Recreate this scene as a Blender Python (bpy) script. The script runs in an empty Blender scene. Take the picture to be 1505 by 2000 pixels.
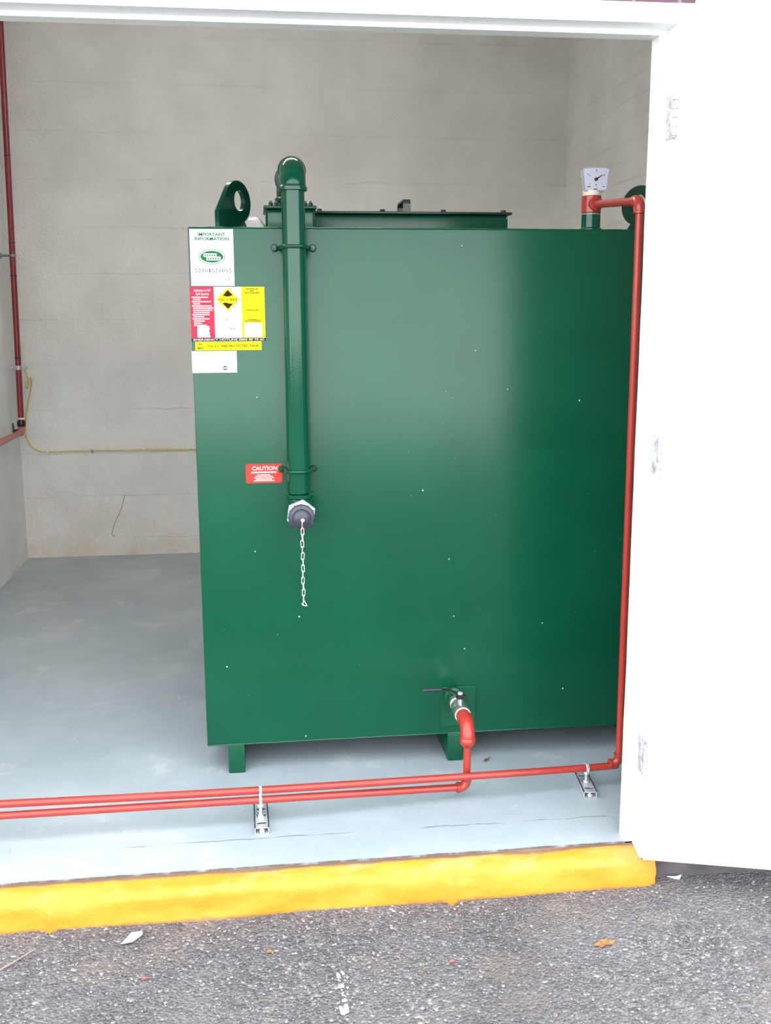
import bpy, bmesh, math, random
from mathutils import Vector, Matrix, noise
from math import pi, sin, cos, radians

scene = bpy.context.scene
col = scene.collection
random.seed(7)

# ------------------------------------------------------------------ camera
cam_data = bpy.data.cameras.new('camera')
cam = bpy.data.objects.new('camera', cam_data)
col.objects.link(cam)
rx = Vector((0.992149, -0.125000, -0.003812))
fw = Vector((0.122057, 0.974529, -0.188137))
up = rx.cross(fw)
m = Matrix((rx, up, -fw)).transposed().to_4x4()
m.translation = Vector((0.0, -2.5581, 1.4461))
cam.matrix_world = m
cam_data.sensor_fit = 'VERTICAL'
cam_data.sensor_height = 36.0
cam_data.lens = 36.0 * 2024.73 / 2000.0
cam_data.clip_start = 0.05
cam_data.clip_end = 200
scene.camera = cam

# ------------------------------------------------------------------ sky, exposure
SKY_STRENGTH = 2.2
world = bpy.data.worlds.new('overcast_sky')
scene.world = world
world.use_nodes = True
wn = world.node_tree
for n in list(wn.nodes):
    wn.nodes.remove(n)
wo = wn.nodes.new('ShaderNodeOutputWorld')
wb = wn.nodes.new('ShaderNodeBackground')
wt = wn.nodes.new('ShaderNodeTexCoord')
ws = wn.nodes.new('ShaderNodeSeparateXYZ')
wr = wn.nodes.new('ShaderNodeValToRGB')
wr.color_ramp.elements[0].position = 0.0
wr.color_ramp.elements[0].color = (1.22, 1.25, 1.25, 1)
wr.color_ramp.elements[1].position = 0.55
wr.color_ramp.elements[1].color = (0.86, 0.93, 1.00, 1)
wn.links.new(wt.outputs['Generated'], ws.inputs[0])
wn.links.new(ws.outputs['Z'], wr.inputs[0])
wn.links.new(wr.outputs[0], wb.inputs['Color'])
wb.inputs['Strength'].default_value = SKY_STRENGTH
wn.links.new(wb.outputs[0], wo.inputs[0])

FILL_LAMP_STRENGTH = 22.0          # unseen ceiling tube, added to lift the dark back wall

scene.view_settings.view_transform = 'Standard'
scene.view_settings.look = 'None'
scene.view_settings.exposure = 1.35
scene.view_settings.gamma = 1.0
scene.view_settings.use_curve_mapping = False
try:
    scene.cycles.max_bounces = 14
    scene.cycles.diffuse_bounces = 8
    scene.cycles.glossy_bounces = 5
except Exception:
    pass


# ------------------------------------------------------------------ materials
class NT:
    """small wrapper to build node materials"""
    def __init__(self, name, rough=0.5, metal=0.0, spec=0.5):
        self.m = bpy.data.materials.new(name)
        self.m.use_nodes = True
        self.t = self.m.node_tree
        self.b = self.t.nodes['Principled BSDF']
        self.b.inputs['Roughness'].default_value = rough
        self.b.inputs['Metallic'].default_value = metal
        self.b.inputs['Specular IOR Level'].default_value = spec
        self.tc = self.t.nodes.new('ShaderNodeTexCoord')
        self.co = self.tc.outputs['Object']

    def n(self, typ, **kw):
        x = self.t.nodes.new(typ)
        for k, v in kw.items():
            setattr(x, k, v)
        return x

    def l(self, a, b):
        self.t.links.new(a, b)

    def map(self, scale=(1, 1, 1), loc=(0, 0, 0), rot=(0, 0, 0)):
        mp = self.n('ShaderNodeMapping')
        mp.inputs['Scale'].default_value = scale
        mp.inputs['Location'].default_value = loc
        mp.inputs['Rotation'].default_value = rot
        self.l(self.co, mp.inputs['Vector'])
        return mp.outputs[0]

    def noise(self, scale, detail=4, rough=0.55, vec=None, dist=0.0):
        x = self.n('ShaderNodeTexNoise')
        x.inputs['Scale'].default_value = scale
        x.inputs['Detail'].default_value = detail
        x.inputs['Roughness'].default_value = rough
        x.inputs['Distortion'].default_value = dist
        self.l(vec or self.co, x.inputs['Vector'])
        return x.outputs['Fac']

    def voronoi(self, scale, out='Distance', feature='F1', vec=None, rnd=1.0):
        x = self.n('ShaderNodeTexVoronoi', feature=feature)
        x.inputs['Scale'].default_value = scale
        x.inputs['Randomness'].default_value = rnd
        self.l(vec or self.co, x.inputs['Vector'])
        return x.outputs[out]

    def ramp(self, fac, stops, interp='LINEAR'):
        x = self.n('ShaderNodeValToRGB')
        cr = x.color_ramp
        cr.interpolation = interp
        while len(cr.elements) > 1:
            cr.elements.remove(cr.elements[-1])
        for i, (p, c) in enumerate(stops):
            if not isinstance(c, (tuple, list)):
                c = (c, c, c)
            e = cr.elements[0] if i == 0 else cr.elements.new(p)
            e.position = p
            e.color = (*c[:3], 1)
        self.l(fac, x.inputs[0])
        return x.outputs[0]

    def math(self, op, a, b=None, c=None, clamp=False):
        x = self.n('ShaderNodeMath', operation=op)
        x.use_clamp = clamp
        for i, v in enumerate((a, b, c)):
            if v is None:
                continue
            if isinstance(v, (int, float)):
                x.inputs[i].default_value = v
            else:
                self.l(v, x.inputs[i])
        return x.outputs[0]

    def mix(self, fac, a, b, blend='MIX'):
        x = self.n('ShaderNodeMix', data_type='RGBA', blend_type=blend)
        for sock, v in ((x.inputs[0], fac), (x.inputs[6], a), (x.inputs[7], b)):
            if isinstance(v, (int, float)):
                sock.default_value = v
            elif isinstance(v, (tuple, list)):
                sock.default_value = (*v[:3], 1)
            else:
                self.l(v, sock)
        return x.outputs[2]

    def xyz(self, vec=None):
        x = self.n('ShaderNodeSeparateXYZ')
        self.l(vec or self.co, x.inputs[0])
        return x.outputs

    def color(self, c):
        if isinstance(c, (tuple, list)):
            self.b.inputs['Base Color'].default_value = (*c[:3], 1)
        else:
            self.l(c, self.b.inputs['Base Color'])

    def bump(self, h, strength=0.3, dist=0.01, prev=None):
        x = self.n('ShaderNodeBump')
        x.inputs['Strength'].default_value = strength
        x.inputs['Distance'].default_value = dist
        self.l(h, x.inputs['Height'])
        if prev is not None:
            self.l(prev, x.inputs['Normal'])
        self.l(x.outputs[0], self.b.inputs['Normal'])
        return x.outputs[0]

    def roughness(self, s):
        self.l(s, self.b.inputs['Roughness'])


def simple(name, c, rough=0.5, metal=0.0, spec=0.5, var=0.06, vscale=30, bump=0.0, bscale=120, coat=0.0):
    k = NT(name, rough, metal, spec)
    lo = tuple(max(0, x * (1 - var)) for x in c)
    hi = tuple(min(1, x * (1 + var)) for x in c)
    k.color(k.ramp(k.noise(vscale, 3), [(0.3, lo), (0.7, hi)]))
    if bump:
        k.bump(k.noise(bscale, 2), bump, 0.004)
    if coat:
        k.b.inputs['Coat Weight'].default_value = coat
        k.b.inputs['Coat Roughness'].default_value = 0.05
    return k.m


def wall_mat(name, base, spacing, phase, stain=0.0, groove=0.5, fine=0.35, wob=0.02, nmask=2.2):
    k = NT(name, 0.85, 0, 0.25)
    s = k.xyz()
    wobble = k.math('MULTIPLY', k.math('SUBTRACT', k.noise(4.5, 8, 0.72), 0.5), wob)
    z = k.math('ADD', s['Z'], wobble)
    ph = k.math('DIVIDE', k.math('SUBTRACT', z, phase - spacing / 2), spacing)
    fr = k.math('ABSOLUTE', k.math('SUBTRACT', k.math('FRACT', ph), 0.5))
    dist = k.math('MULTIPLY', fr, spacing)                      # metres to the nearest course line
    line = k.ramp(dist, [(0.0, 1.0), (0.003, 0.75), (0.0075, 0.0)])
    gate = k.ramp(k.noise(nmask, 6, 0.7), [(0.44, 0.05), (0.60, 1.0)])
    grv = k.math('MULTIPLY', k.math('MULTIPLY', line, gate), -groove)
    rough1 = k.math('MULTIPLY', k.noise(48, 6, 0.72), fine * 3.4)
    rough2 = k.math('MULTIPLY', k.noise(7, 4, 0.6), 0.4)
    pits = k.math('MULTIPLY', k.ramp(k.voronoi(16), [(0.04, 1.0), (0.11, 0.0)]), -0.22)
    h = k.math('ADD', k.math('ADD', grv, rough1), k.math('ADD', rough2, pits))
    k.bump(h, 0.8, 0.012)
    lo = tuple(x * 0.93 for x in base)
    hi = tuple(min(0.95, x * 1.05) for x in base)
    c = k.ramp(k.noise(3.2, 5), [(0.35, lo), (0.65, hi)])
    c = k.mix(k.math('MULTIPLY', k.math('MULTIPLY', line, gate), 0.12), c, tuple(x * 0.5 for x in base))
    c = k.mix(k.ramp(k.voronoi(9), [(0.018, 0.5), (0.03, 0.0)]), c, tuple(x * 0.3 for x in base))
    if stain:
        damp = k.ramp(s['Z'], [(0.0, 1.0), (0.12, 0.55), (0.5, 0.0)])
        sm = k.math('MULTIPLY', damp, k.ramp(k.noise(5.5, 6, 0.65), [(0.36, 0.1), (0.62, 1.0)]))
        c = k.mix(k.math('MULTIPLY', sm, stain), c, (0.62, 0.40, 0.22))
    k.color(c)
    return k.m


M = {}
M['wall_back'] = wall_mat('painted_concrete', (0.79, 0.77, 0.745), 0.262, 0.366, stain=0.55, wob=0.05)
M['wall_left'] = wall_mat('painted_render_wall', (0.80, 0.81, 0.79), 0.262, 0.1, stain=0.15, groove=0.08, fine=0.2)
M['wall_right'] = wall_mat('painted_block_wall', (0.79, 0.775, 0.75), 0.098, 2.10, groove=0.6, fine=0.2, wob=0.006, nmask=5)
M['ceiling'] = simple('white_ceiling_paint', (0.8, 0.79, 0.76), 0.9, bump=0.1)
M['white_render'] = simple('white_wall_paint', (0.82, 0.82, 0.82), 0.7, bump=0.25, bscale=60)

k = NT('added_fill_tube', 0.5)  # glow of an added, unseen source that brightens the interior
k.color((0.9, 0.9, 0.88))
k.b.inputs['Emission Color'].default_value = (1.0, 0.95, 0.885, 1)
k.b.inputs['Emission Strength'].default_value = FILL_LAMP_STRENGTH
M['fill_lamp'] = k.m

# blue grey painted concrete floor
k = NT('blue_grey_floor_paint', 0.42, 0, 0.4)
s = k.xyz()
c = k.ramp(k.noise(1.7, 6, 0.6), [(0.32, (0.30, 0.345, 0.375)), (0.52, (0.355, 0.40, 0.43)), (0.70, (0.42, 0.455, 0.475))])
c = k.mix(k.ramp(k.noise(5, 7, 0.7, dist=0.6), [(0.56, 0.0), (0.72, 0.55)]), c, (0.60, 0.61, 0.61))
c = k.mix(k.ramp(k.noise(3.1, 6, 0.7, vec=k.map((1, 1, 1), (5, 3, 0))), [(0.60, 0.0), (0.74, 0.35)]), c, (0.55, 0.43, 0.36))
scr = k.noise(9, 3, 0.5, vec=k.map((6, 0.5, 1), (0, 0, 0), (0, 0, 0.5)))
c = k.mix(k.ramp(scr, [(0.685, 0.0), (0.70, 0.30), (0.72, 0.0)]), c, (0.16, 0.18, 0.2))
c = k.mix(k.ramp(k.voronoi(14), [(0.02, 0.8), (0.035, 0.0)]), c, (0.12, 0.11, 0.1))
# the long crack near the front edge
cy = k.math('ADD', k.math('SUBTRACT', s['Y'], 0.153), k.math('MULTIPLY', k.math('SUBTRACT', k.noise(7, 6, 0.6), 0.5), -0.035))
ck = k.ramp(k.math('ABSOLUTE', cy), [(0.0, 1.0), (0.0009, 0.9), (0.0016, 0.0)])
gate = k.ramp(k.noise(4.5, 3, 0.5, vec=k.map((1, 0.01, 1), (2, 0, 0))), [(0.47, 0.0), (0.52, 1.0)])
inx = k.ramp(k.math('ADD', k.math('MULTIPLY', s['X'], 0.5), 0.5), [(0.30, 0.0), (0.32, 1.0), (0.99, 1.0), (1.0, 0.0)])
ckm = k.math('MULTIPLY', k.math('MULTIPLY', ck, gate), inx)
c = k.mix(k.math('MULTIPLY', ckm, 0.8), c, (0.11, 0.10, 0.09))
# worn strip of bare concrete along the very edge
edge = k.math('ADD', s['Y'], k.math('MULTIPLY', k.math('SUBTRACT', k.noise(14, 5, 0.6), 0.5), 0.02))
c = k.mix(k.ramp(edge, [(0.0, 1.0), (0.002, 0.8), (0.0045, 0.0)]), c, (0.12, 0.09, 0.075))
k.color(c)
k.bump(k.math('ADD', k.noise(55, 5, 0.6), k.math('MULTIPLY', ckm, -2.0)), 0.12, 0.006)
k.roughness(k.ramp(k.noise(4, 4), [(0.3, 0.36), (0.7, 0.55)]))
M['floor'] = k.m

# yellow kerb
k = NT('yellow_kerb_paint', 0.5, 0, 0.4)
s = k.xyz()
c = k.ramp(k.noise(9, 5), [(0.3, (0.66, 0.212, 0.012)), (0.7, (0.72, 0.250, 0.020))])
wear = k.ramp(k.noise(10, 7, 0.7, vec=k.map((0.6, 1.6, 1))), [(0.50, 0.0), (0.66, 0.75)])
topm = k.ramp(k.math('ADD', s['Z'], 0.05), [(0.008, 0.0), (0.022, 1.0)])
c = k.mix(k.math('MULTIPLY', wear, topm), c, (0.55, 0.31, 0.11))
c = k.mix(k.ramp(k.noise(24, 6, 0.7), [(0.64, 0.0), (0.74, 0.45)]), c, (0.42, 0.21, 0.06))
ed = k.math('ADD', s['Y'], k.math('MULTIPLY', k.math('SUBTRACT', k.noise(20, 6, 0.65), 0.5), 0.012))
c = k.mix(k.ramp(k.math('ADD', ed, 0.02), [(0.0060, 0.0), (0.0085, 0.9)]), c, (0.115, 0.085, 0.07))
c = k.mix(k.ramp(k.voronoi(34), [(0.05, 0.75), (0.08, 0.0)]), c, (0.20, 0.14, 0.08))
btm = k.math('ADD', s['Z'], k.math('MULTIPLY', k.math('SUBTRACT', k.noise(30, 5, 0.6), 0.5), 0.03))
c = k.mix(k.ramp(k.math('ADD', btm, 0.105), [(0.0, 0.8), (0.006, 0.5), (0.010, 0.0)]), c, (0.13, 0.09, 0.05))
k.color(c)
k.bump(k.math('ADD', k.noise(45, 6, 0.65), k.math('MULTIPLY', k.noise(12, 3), 1.2)), 0.35, 0.008)
M['kerb'] = k.m

# asphalt
ASPHALT_VALUE = 0.80
k = NT('worn_asphalt', 0.85, 0, 0.3)
cell = k.voronoi(125, 'Color')
cs = k.n('ShaderNodeSeparateColor')
k.l(cell, cs.inputs[0])
c1 = k.ramp(cs.outputs[0], [(0.0, (0.075, 0.070, 0.077)), (0.30, (0.115, 0.106, 0.115)), (0.62, (0.165, 0.155, 0.16)), (0.86, (0.235, 0.215, 0.21)), (0.955, (0.33, 0.31, 0.30)), (1.0, (0.66, 0.63, 0.62))])
cell2 = k.n('ShaderNodeSeparateColor')
k.l(k.voronoi(310, 'Color'), cell2.inputs[0])
c2 = k.ramp(cell2.outputs[1], [(0.0, (0.085, 0.082, 0.09)), (0.55, (0.155, 0.148, 0.152)), (0.93, (0.24, 0.225, 0.22)), (0.985, (0.55, 0.53, 0.52))])
c = k.mix(k.ramp(k.noise(60, 4, 0.6), [(0.42, 0.15), (0.6, 0.85)]), c1, c2)
c = k.mix(k.ramp(k.noise(5.5, 6, 0.62), [(0.45, 0.0), (0.68, 0.55)]), c, (0.225, 0.205, 0.205))
c = k.mix(k.ramp(k.noise(3.7, 6, 0.65, vec=k.map((1, 1.4, 1), (3.3, 1.2, 0))), [(0.54, 0.0), (0.70, 0.5)]), c, (0.30, 0.235, 0.19))
c = k.mix(k.ramp(k.noise(2.1, 5, 0.6, vec=k.map((1, 1, 1), (7.1, 4.2, 0))), [(0.52, 0.0), (0.66, 0.35)]), c, (0.085, 0.080, 0.09), 'MIX')
hs = k.n('ShaderNodeHueSaturation')
hs.inputs['Value'].default_value = ASPHALT_VALUE
k.l(c, hs.inputs['Color'])
k.color(hs.outputs[0])
hh = k.math('ADD', k.math('MULTIPLY', k.voronoi(125), -1.0), k.math('MULTIPLY', k.noise(30, 6, 0.65), 0.9))
k.bump(hh, 0.65, 0.012)
M['asphalt'] = k.m

# brick above the head of the frame
k = NT('purple_brown_brick', 0.8)
br = k.n('ShaderNodeTexBrick')
br.inputs['Scale'].default_value = 4.4
br.inputs['Color1'].default_value = (0.085, 0.04, 0.055, 1)
br.inputs['Color2'].default_value = (0.065, 0.032, 0.045, 1)
br.inputs['Mortar'].default_value = (0.13, 0.115, 0.115, 1)
br.inputs['Mortar Size'].default_value = 0.02
k.l(k.map((1, 1, 1), (0, 0, 0), (radians(90), 0, 0)), br.inputs['Vector'])
k.color(br.outputs['Color'])
M['brick'] = k.m
M['plinth'] = simple('shade_toned_plinth_concrete', (0.085, 0.075, 0.08), 0.9, var=0.3, vscale=20, bump=0.4, bscale=40)  # grey concrete, with the shade under the door put into its colour

# white joinery paint
k = NT('white_gloss_paint', 0.35, 0, 0.5)
c = k.ramp(k.noise(3, 4), [(0.3, (0.84, 0.85, 0.85)), (0.7, (0.88, 0.88, 0.875))])
c = k.mix(k.ramp(k.voronoi(11), [(0.028, 0.55), (0.05, 0.0)]), c, (0.45, 0.36, 0.30))
k.color(c)
k.bump(k.noise(25, 3), 0.05, 0.004)
M['white_paint'] = k.m
M['door_paint'] = simple('white_door_paint', (0.86, 0.86, 0.865), 0.4, var=0.02, vscale=2, bump=0.03, bscale=20)
M['hinge'] = simple('paint_flecked_hinge_steel', (0.46, 0.45, 0.465), 0.5, 0.1, var=0.45, vscale=60)

# green tank paint
def green(name, lo, hi, rough, speck=True, big=0.10):
    k = NT(name, rough, 0, 0.36)
    c = k.ramp(k.noise(4, 5), [(0.3, lo), (0.7, hi)])
    if speck:
        sp = k.ramp(k.voronoi(11), [(0.022, 0.9), (0.03, 0.0)])
        gt = k.ramp(k.noise(1.9, 3), [(0.40, 0.0), (0.48, 1.0)])
        c = k.mix(k.math('MULTIPLY', sp, gt), c, (0.62, 0.72, 0.66))
        sp2 = k.ramp(k.voronoi(27, vec=k.map((1, 1, 1), (2.2, 1.1, 4.4))), [(0.02, 0.6), (0.035, 0.0)])
        gt2 = k.ramp(k.noise(2.7, 3, vec=k.map((1, 1, 1), (1, 5, 2))), [(0.5, 0.0), (0.6, 1.0)])
        c = k.mix(k.math('MULTIPLY', sp2, gt2), c, (0.35, 0.52, 0.42))
    k.color(c)
    n1 = k.bump(k.noise(260, 2), 0.05, 0.002)
    if big:
        k.bump(k.noise(1.6, 2, 0.4), big, 0.02, n1)
    return k.m


M['tank'] = green('green_tank_paint', (0.0003, 0.055, 0.025), (0.0006, 0.066, 0.031), 0.25, big=0.06)
M['green_pipe'] = green('glossy_green_pipe_paint', (0.0006, 0.050, 0.025), (0.001, 0.062, 0.032), 0.10, speck=False, big=0.0)
M['green_dark'] = green('dark_green_gloss_paint', (0.0006, 0.030, 0.016), (0.001, 0.04, 0.022), 0.22, speck=False, big=0.0)
M['black_paint'] = simple('black_green_paint', (0.02, 0.035, 0.03), 0.3)
M['red'] = simple('red_oxide_pipe_paint', (0.33, 0.031, 0.022), 0.28, var=0.10, vscale=14, bump=0.06, bscale=180)
M['red_wall'] = simple('dark_red_pipe_paint', (0.22, 0.018, 0.028), 0.35, var=0.1)
M['lit_pink_red'] = simple('lit_red_pipe_paint', (0.42, 0.15, 0.13), 0.45, var=0.12)  # red pipe paint with the stronger light on this leg painted in as pink
M['zinc'] = simple('zinc_plated_steel', (0.50, 0.51, 0.55), 0.34, 0.45, var=0.15, vscale=60, bump=0.05)
M['zinc_dark'] = simple('dark_zinc', (0.25, 0.27, 0.30), 0.45, 0.7)
M['nickel'] = simple('nickel_plated_brass', (0.62, 0.60, 0.55), 0.25, 0.9, var=0.12, vscale=50)
M['black_metal'] = simple('black_enamel', (0.012, 0.014, 0.017), 0.3)
M['black_rubber'] = simple('dark_grey_plastic', (0.035, 0.035, 0.052), 0.42, var=0.1)
M['tape'] = simple('white_thread_tape', (0.80, 0.74, 0.72), 0.6)
M['cream'] = simple('cream_plastic', (0.78, 0.68, 0.56), 0.45)
M['gauge_case'] = simple('grey_lilac_plastic', (0.30, 0.28, 0.36), 0.4)
M['gauge_body'] = simple('pale_grey_plastic', (0.55, 0.55, 0.57), 0.45)
M['gauge_face'] = simple('pale_dial_face', (0.50, 0.52, 0.60), 0.4, var=0.02)
M['ink_dark'] = simple('dark_ink', (0.015, 0.012, 0.02), 0.5, spec=0.15)
M['cable'] = simple('green_yellow_cable_sheath', (0.58, 0.47, 0.17), 0.45, var=0.15, vscale=80)
M['grey_clip'] = simple('grey_plastic_clip', (0.30, 0.29, 0.28), 0.5)
M['sticker_white'] = simple('white_vinyl', (0.52, 0.52, 0.525), 0.35, var=0.01)
M['sticker_red'] = simple('red_vinyl', (0.52, 0.018, 0.045), 0.45, spec=0.2, var=0.02)
M['sticker_orange'] = simple('orange_red_vinyl', (0.52, 0.035, 0.028), 0.45, spec=0.2, var=0.02)
M['sticker_yellow'] = simple('yellow_vinyl', (0.62, 0.53, 0.004), 0.5, spec=0.12, var=0.02)
M['ink_green'] = simple('green_ink', (0.006, 0.13, 0.045), 0.5, spec=0.15)
M['ink_brown'] = simple('brown_black_ink', (0.022, 0.010, 0.004), 0.5, spec=0.1)
M['ink_olive'] = simple('olive_ink', (0.05, 0.032, 0.003), 0.5, spec=0.1)
M['ink_pink'] = simple('white_ink', (0.52, 0.50, 0.51), 0.4, var=0.01)
M['ink_grey'] = simple('grey_green_ink', (0.05, 0.07, 0.06), 0.5, spec=0.1)
M['steel_pale'] = simple('pale_zinc_wire', (0.72, 0.70, 0.62), 0.35, 0.5, var=0.1)
M['paper'] = simple('white_paper', (0.82, 0.82, 0.84), 0.8, var=0.03)
M['leaf_orange'] = simple('dry_orange_leaf', (0.30, 0.12, 0.04), 0.8, var=0.45, vscale=120)
M['leaf_brown'] = simple('dry_brown_leaf', (0.20, 0.12, 0.07), 0.8, var=0.3, vscale=120)
M['twig'] = simple('grey_brown_twig', (0.24, 0.19, 0.16), 0.9)
M['red_bit'] = simple('red_litter', (0.55, 0.10, 0.10), 0.6)
M['splash'] = simple('chalky_white_splash', (0.33, 0.32, 0.32), 0.9, var=0.3, vscale=60)
k = NT('clear_plastic_film', 0.25, 0, 0.5)
k.color((0.72, 0.70, 0.74))
k.b.inputs['Alpha'].default_value = 0.8
k.bump(k.noise(22, 5, 0.6), 0.6, 0.02)
M['film'] = k.m
k = NT('loose_stone', 0.8, 0, 0.3)
rnd = k.n('ShaderNodeNewGeometry')
k.color(k.ramp(rnd.outputs['Random Per Island'], [(0.0, (0.075, 0.07, 0.075)), (0.4, (0.13, 0.12, 0.125)), (0.78, (0.22, 0.20, 0.195)), (0.95, (0.40, 0.37, 0.36)), (1.0, (0.30, 0.10, 0.08))]))
M['stone'] = k.m


# ------------------------------------------------------------------ object helpers
ROOT = {}


def tag(o, label=None, cat=None, group=None, kind=None):
    if label: o['label'] = label
    if cat: o['category'] = cat
    if group: o['group'] = group
    if kind: o['kind'] = kind
    return o


def thing(name, label, cat, loc, group=None):
    o = bpy.data.objects.new(name, None)
    o.empty_display_size = 0.05
    o.location = loc
    col.objects.link(o)
    tag(o, label, cat, group)
    ROOT[o.name] = Vector(loc)
    return o


def origin_of(p):
    while p.parent:
        p = p.parent
    return ROOT.get(p.name, p.location.copy())


def obj(name, bm, mat, parent=None, smooth=True, angle=35, label=None, mats=None, recalc=True):
    """bmesh in world coordinates -> one mesh object, origin at the thing's base"""
    if recalc:
        bmesh.ops.recalc_face_normals(bm, faces=bm.faces)
    if parent is not None:
        L = origin_of(parent)
        bmesh.ops.translate(bm, verts=bm.verts, vec=-L)
    me = bpy.data.meshes.new(name)
    bm.to_mesh(me)
    bm.free()
    for mm in (mats or [mat]):
        me.materials.append(mm)
    if smooth and len(me.polygons):
        me.polygons.foreach_set('use_smooth', [True] * len(me.polygons))
        me.set_sharp_from_angle(angle=radians(angle))
    o = bpy.data.objects.new(name, me)
    col.objects.link(o)
    if parent is not None:
        o.parent = parent
    if label:
        o['label'] = label
    return o


def solo(name, bm, mat, label, cat, base, group=None, **kw):
    """a thing that is one mesh, with its origin at base"""
    bmesh.ops.recalc_face_normals(bm, faces=bm.faces)
    bmesh.ops.translate(bm, verts=bm.verts, vec=-Vector(base))
    o = obj(name, bm, mat, recalc=False, **kw)
    o.location = base
    ROOT[o.name] = Vector(base)
    tag(o, label, cat, group)
    return o


def struct(name, bm, mat, label, cat, **kw):
    o = obj(name, bm, mat, **kw)
    tag(o, label, cat, kind='structure')
    ROOT[o.name] = Vector((0, 0, 0))
    return o


def B():
    return bmesh.new()


def box(bm, x0, x1, y0, y1, z0, z1, bev=0.0, seg=2, mtx=None):
    vs = [bm.verts.new(v) for v in ((x0, y0, z0), (x1, y0, z0), (x1, y1, z0), (x0, y1, z0),
                                    (x0, y0, z1), (x1, y0, z1), (x1, y1, z1), (x0, y1, z1))]
    fs = [bm.faces.new([vs[i] for i in q]) for q in ((0, 3, 2, 1), (4, 5, 6, 7), (0, 1, 5, 4), (1, 2, 6, 5), (2, 3, 7, 6), (3, 0, 4, 7))]
    if bev:
        es = list({e for f in fs for e in f.edges})
        r = bmesh.ops.bevel(bm, geom=es, offset=bev, segments=seg, affect='EDGES', profile=0.5, clamp_overlap=True)
        vs = list({v for v in r['verts']} | {v for f in r['faces'] for v in f.verts} | {v for v in vs if v.is_valid})
    if mtx is not None:
        bmesh.ops.transform(bm, matrix=mtx, verts=[v for v in vs if v.is_valid])
    return bm


def frame_of(d):
    d = Vector(d).normalized()
    a = Vector((0, 0, 1)) if abs(d.z) < 0.9 else Vector((1, 0, 0))
    u = d.cross(a).normalized()
    return u, d.cross(u).normalized(), d


def tube(bm, pts, r, seg=16, caps=True):
    pts = [Vector(p) for p in pts]
    n = len(pts)
    rs = r if isinstance(r, (list, tuple)) else [r] * n
    tans = []
    for i in range(n):
        a = pts[max(0, i - 1)]
        b = pts[min(n - 1, i + 1)]
        t = (b - a)
        if t.length < 1e-9:
            t = tans[-1] if tans else Vector((0, 0, 1))
        tans.append(t.normalized())
    u, v, _ = frame_of(tans[0])
    rings = []
    for i in range(n):
        if i:
            q = tans[i - 1].rotation_difference(tans[i])
            u = q @ u
            v = q @ v
        rings.append([bm.verts.new(pts[i] + rs[i] * (cos(2 * pi * j / seg) * u + sin(2 * pi * j / seg) * v)) for j in range(seg)])
    for a, b in zip(rings, rings[1:]):
        for j in range(seg):
            bm.faces.new((a[j], a[(j + 1) % seg], b[(j + 1) % seg], b[j]))
    if caps:
        bm.faces.new(rings[0])
        bm.faces.new(rings[-1])
    return bm


def lathe(bm, prof, o, axis, seg=32):
    """prof: [(radius, height along axis)] ; radius 0 closes"""
    o = Vector(o)
    u, v, d = frame_of(axis)
    rings = []
    for r, h in prof:
        if r <= 1e-7:
            rings.append([bm.verts.new(o + d * h)])
        else:
            rings.append([bm.verts.new(o + d * h + r * (cos(2 * pi * j / seg) * u + sin(2 * pi * j / seg) * v)) for j in range(seg)])
    for a, b in zip(rings, rings[1:]):
        for j in range(seg):
            jj = (j + 1) % seg
            if len(a) == 1 and len(b) == 1:
                continue
            if len(a) == 1:
                bm.faces.new((a[0], b[j], b[jj]))
            elif len(b) == 1:
                bm.faces.new((a[j], a[jj], b[0]))
            else:
                bm.faces.new((a[j], a[jj], b[jj], b[j]))
    return bm


def ring(bm, o, axis, ri, ro, w, seg=32):
    """flat band ring centred on o"""
    c = (ro - ri) * 0.25
    lathe(bm, [(ri, -w / 2), (ro - c, -w / 2), (ro, -w / 2 + c), (ro, w / 2 - c), (ro - c, w / 2), (ri, w / 2), (ri, -w / 2)], o, axis, seg)
    bmesh.ops.remove_doubles(bm, verts=bm.verts, dist=1e-6)
    return bm


def prism(bm, poly, o, u, v, n, d):
    """closed polygon (2d, in u,v) extruded by d along n"""
    o, u, v, n = Vector(o), Vector(u), Vector(v), Vector(n)
    a = [bm.verts.new(o + u * x + v * y) for x, y in poly]
    b = [bm.verts.new(o + u * x + v * y + n * d) for x, y in poly]
    bm.faces.new(a)
    bm.faces.new(list(reversed(b)))
    for i in range(len(poly)):
        j = (i + 1) % len(poly)
        bm.faces.new((a[j], a[i], b[i], b[j]))
    return bm


def hexa(bm, o, axis, r, h, rot=0.0, cham=0.12):
    u, v, d = frame_of(axis)
    o = Vector(o)
    pr = [(cos(rot + pi / 3 * i), sin(rot + pi / 3 * i)) for i in range(6)]
    rings = []
    for rr, hh in ((r * (1 - cham), 0), (r, h * 0.2), (r, h * 0.8), (r * (1 - cham), h)):
        rings.append([bm.verts.new(o + d * hh + rr * (x * u + y * v)) for x, y in pr])
    for a, b in zip(rings, rings[1:]):
        for j in range(6):
            bm.faces.new((a[j], a[(j + 1) % 6], b[(j + 1) % 6], b[j]))
    bm.faces.new(rings[0])
    bm.faces.new(rings[-1])
    return bm


def arc_pts(corner, da, db, R, n=10):
    """points of a bend of radius R from corner+da*R to corner+db*R"""
    corner, da, db = Vector(corner), Vector(da).normalized(), Vector(db).normalized()
    ang = da.angle(db)
    t = R
    half = ang / 2
    rad = t * math.tan(half)
    bis = (da + db).normalized()
    cen = corner + bis * (t / cos(half))
    p0, p1 = corner + da * t, corner + db * t
    a0, a1 = (p0 - cen), (p1 - cen)
    tot = a0.angle(a1)
    ax = a0.cross(a1).normalized()
    return [cen + Matrix.Rotation(tot * i / n, 3, ax) @ a0 for i in range(n + 1)]


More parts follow.
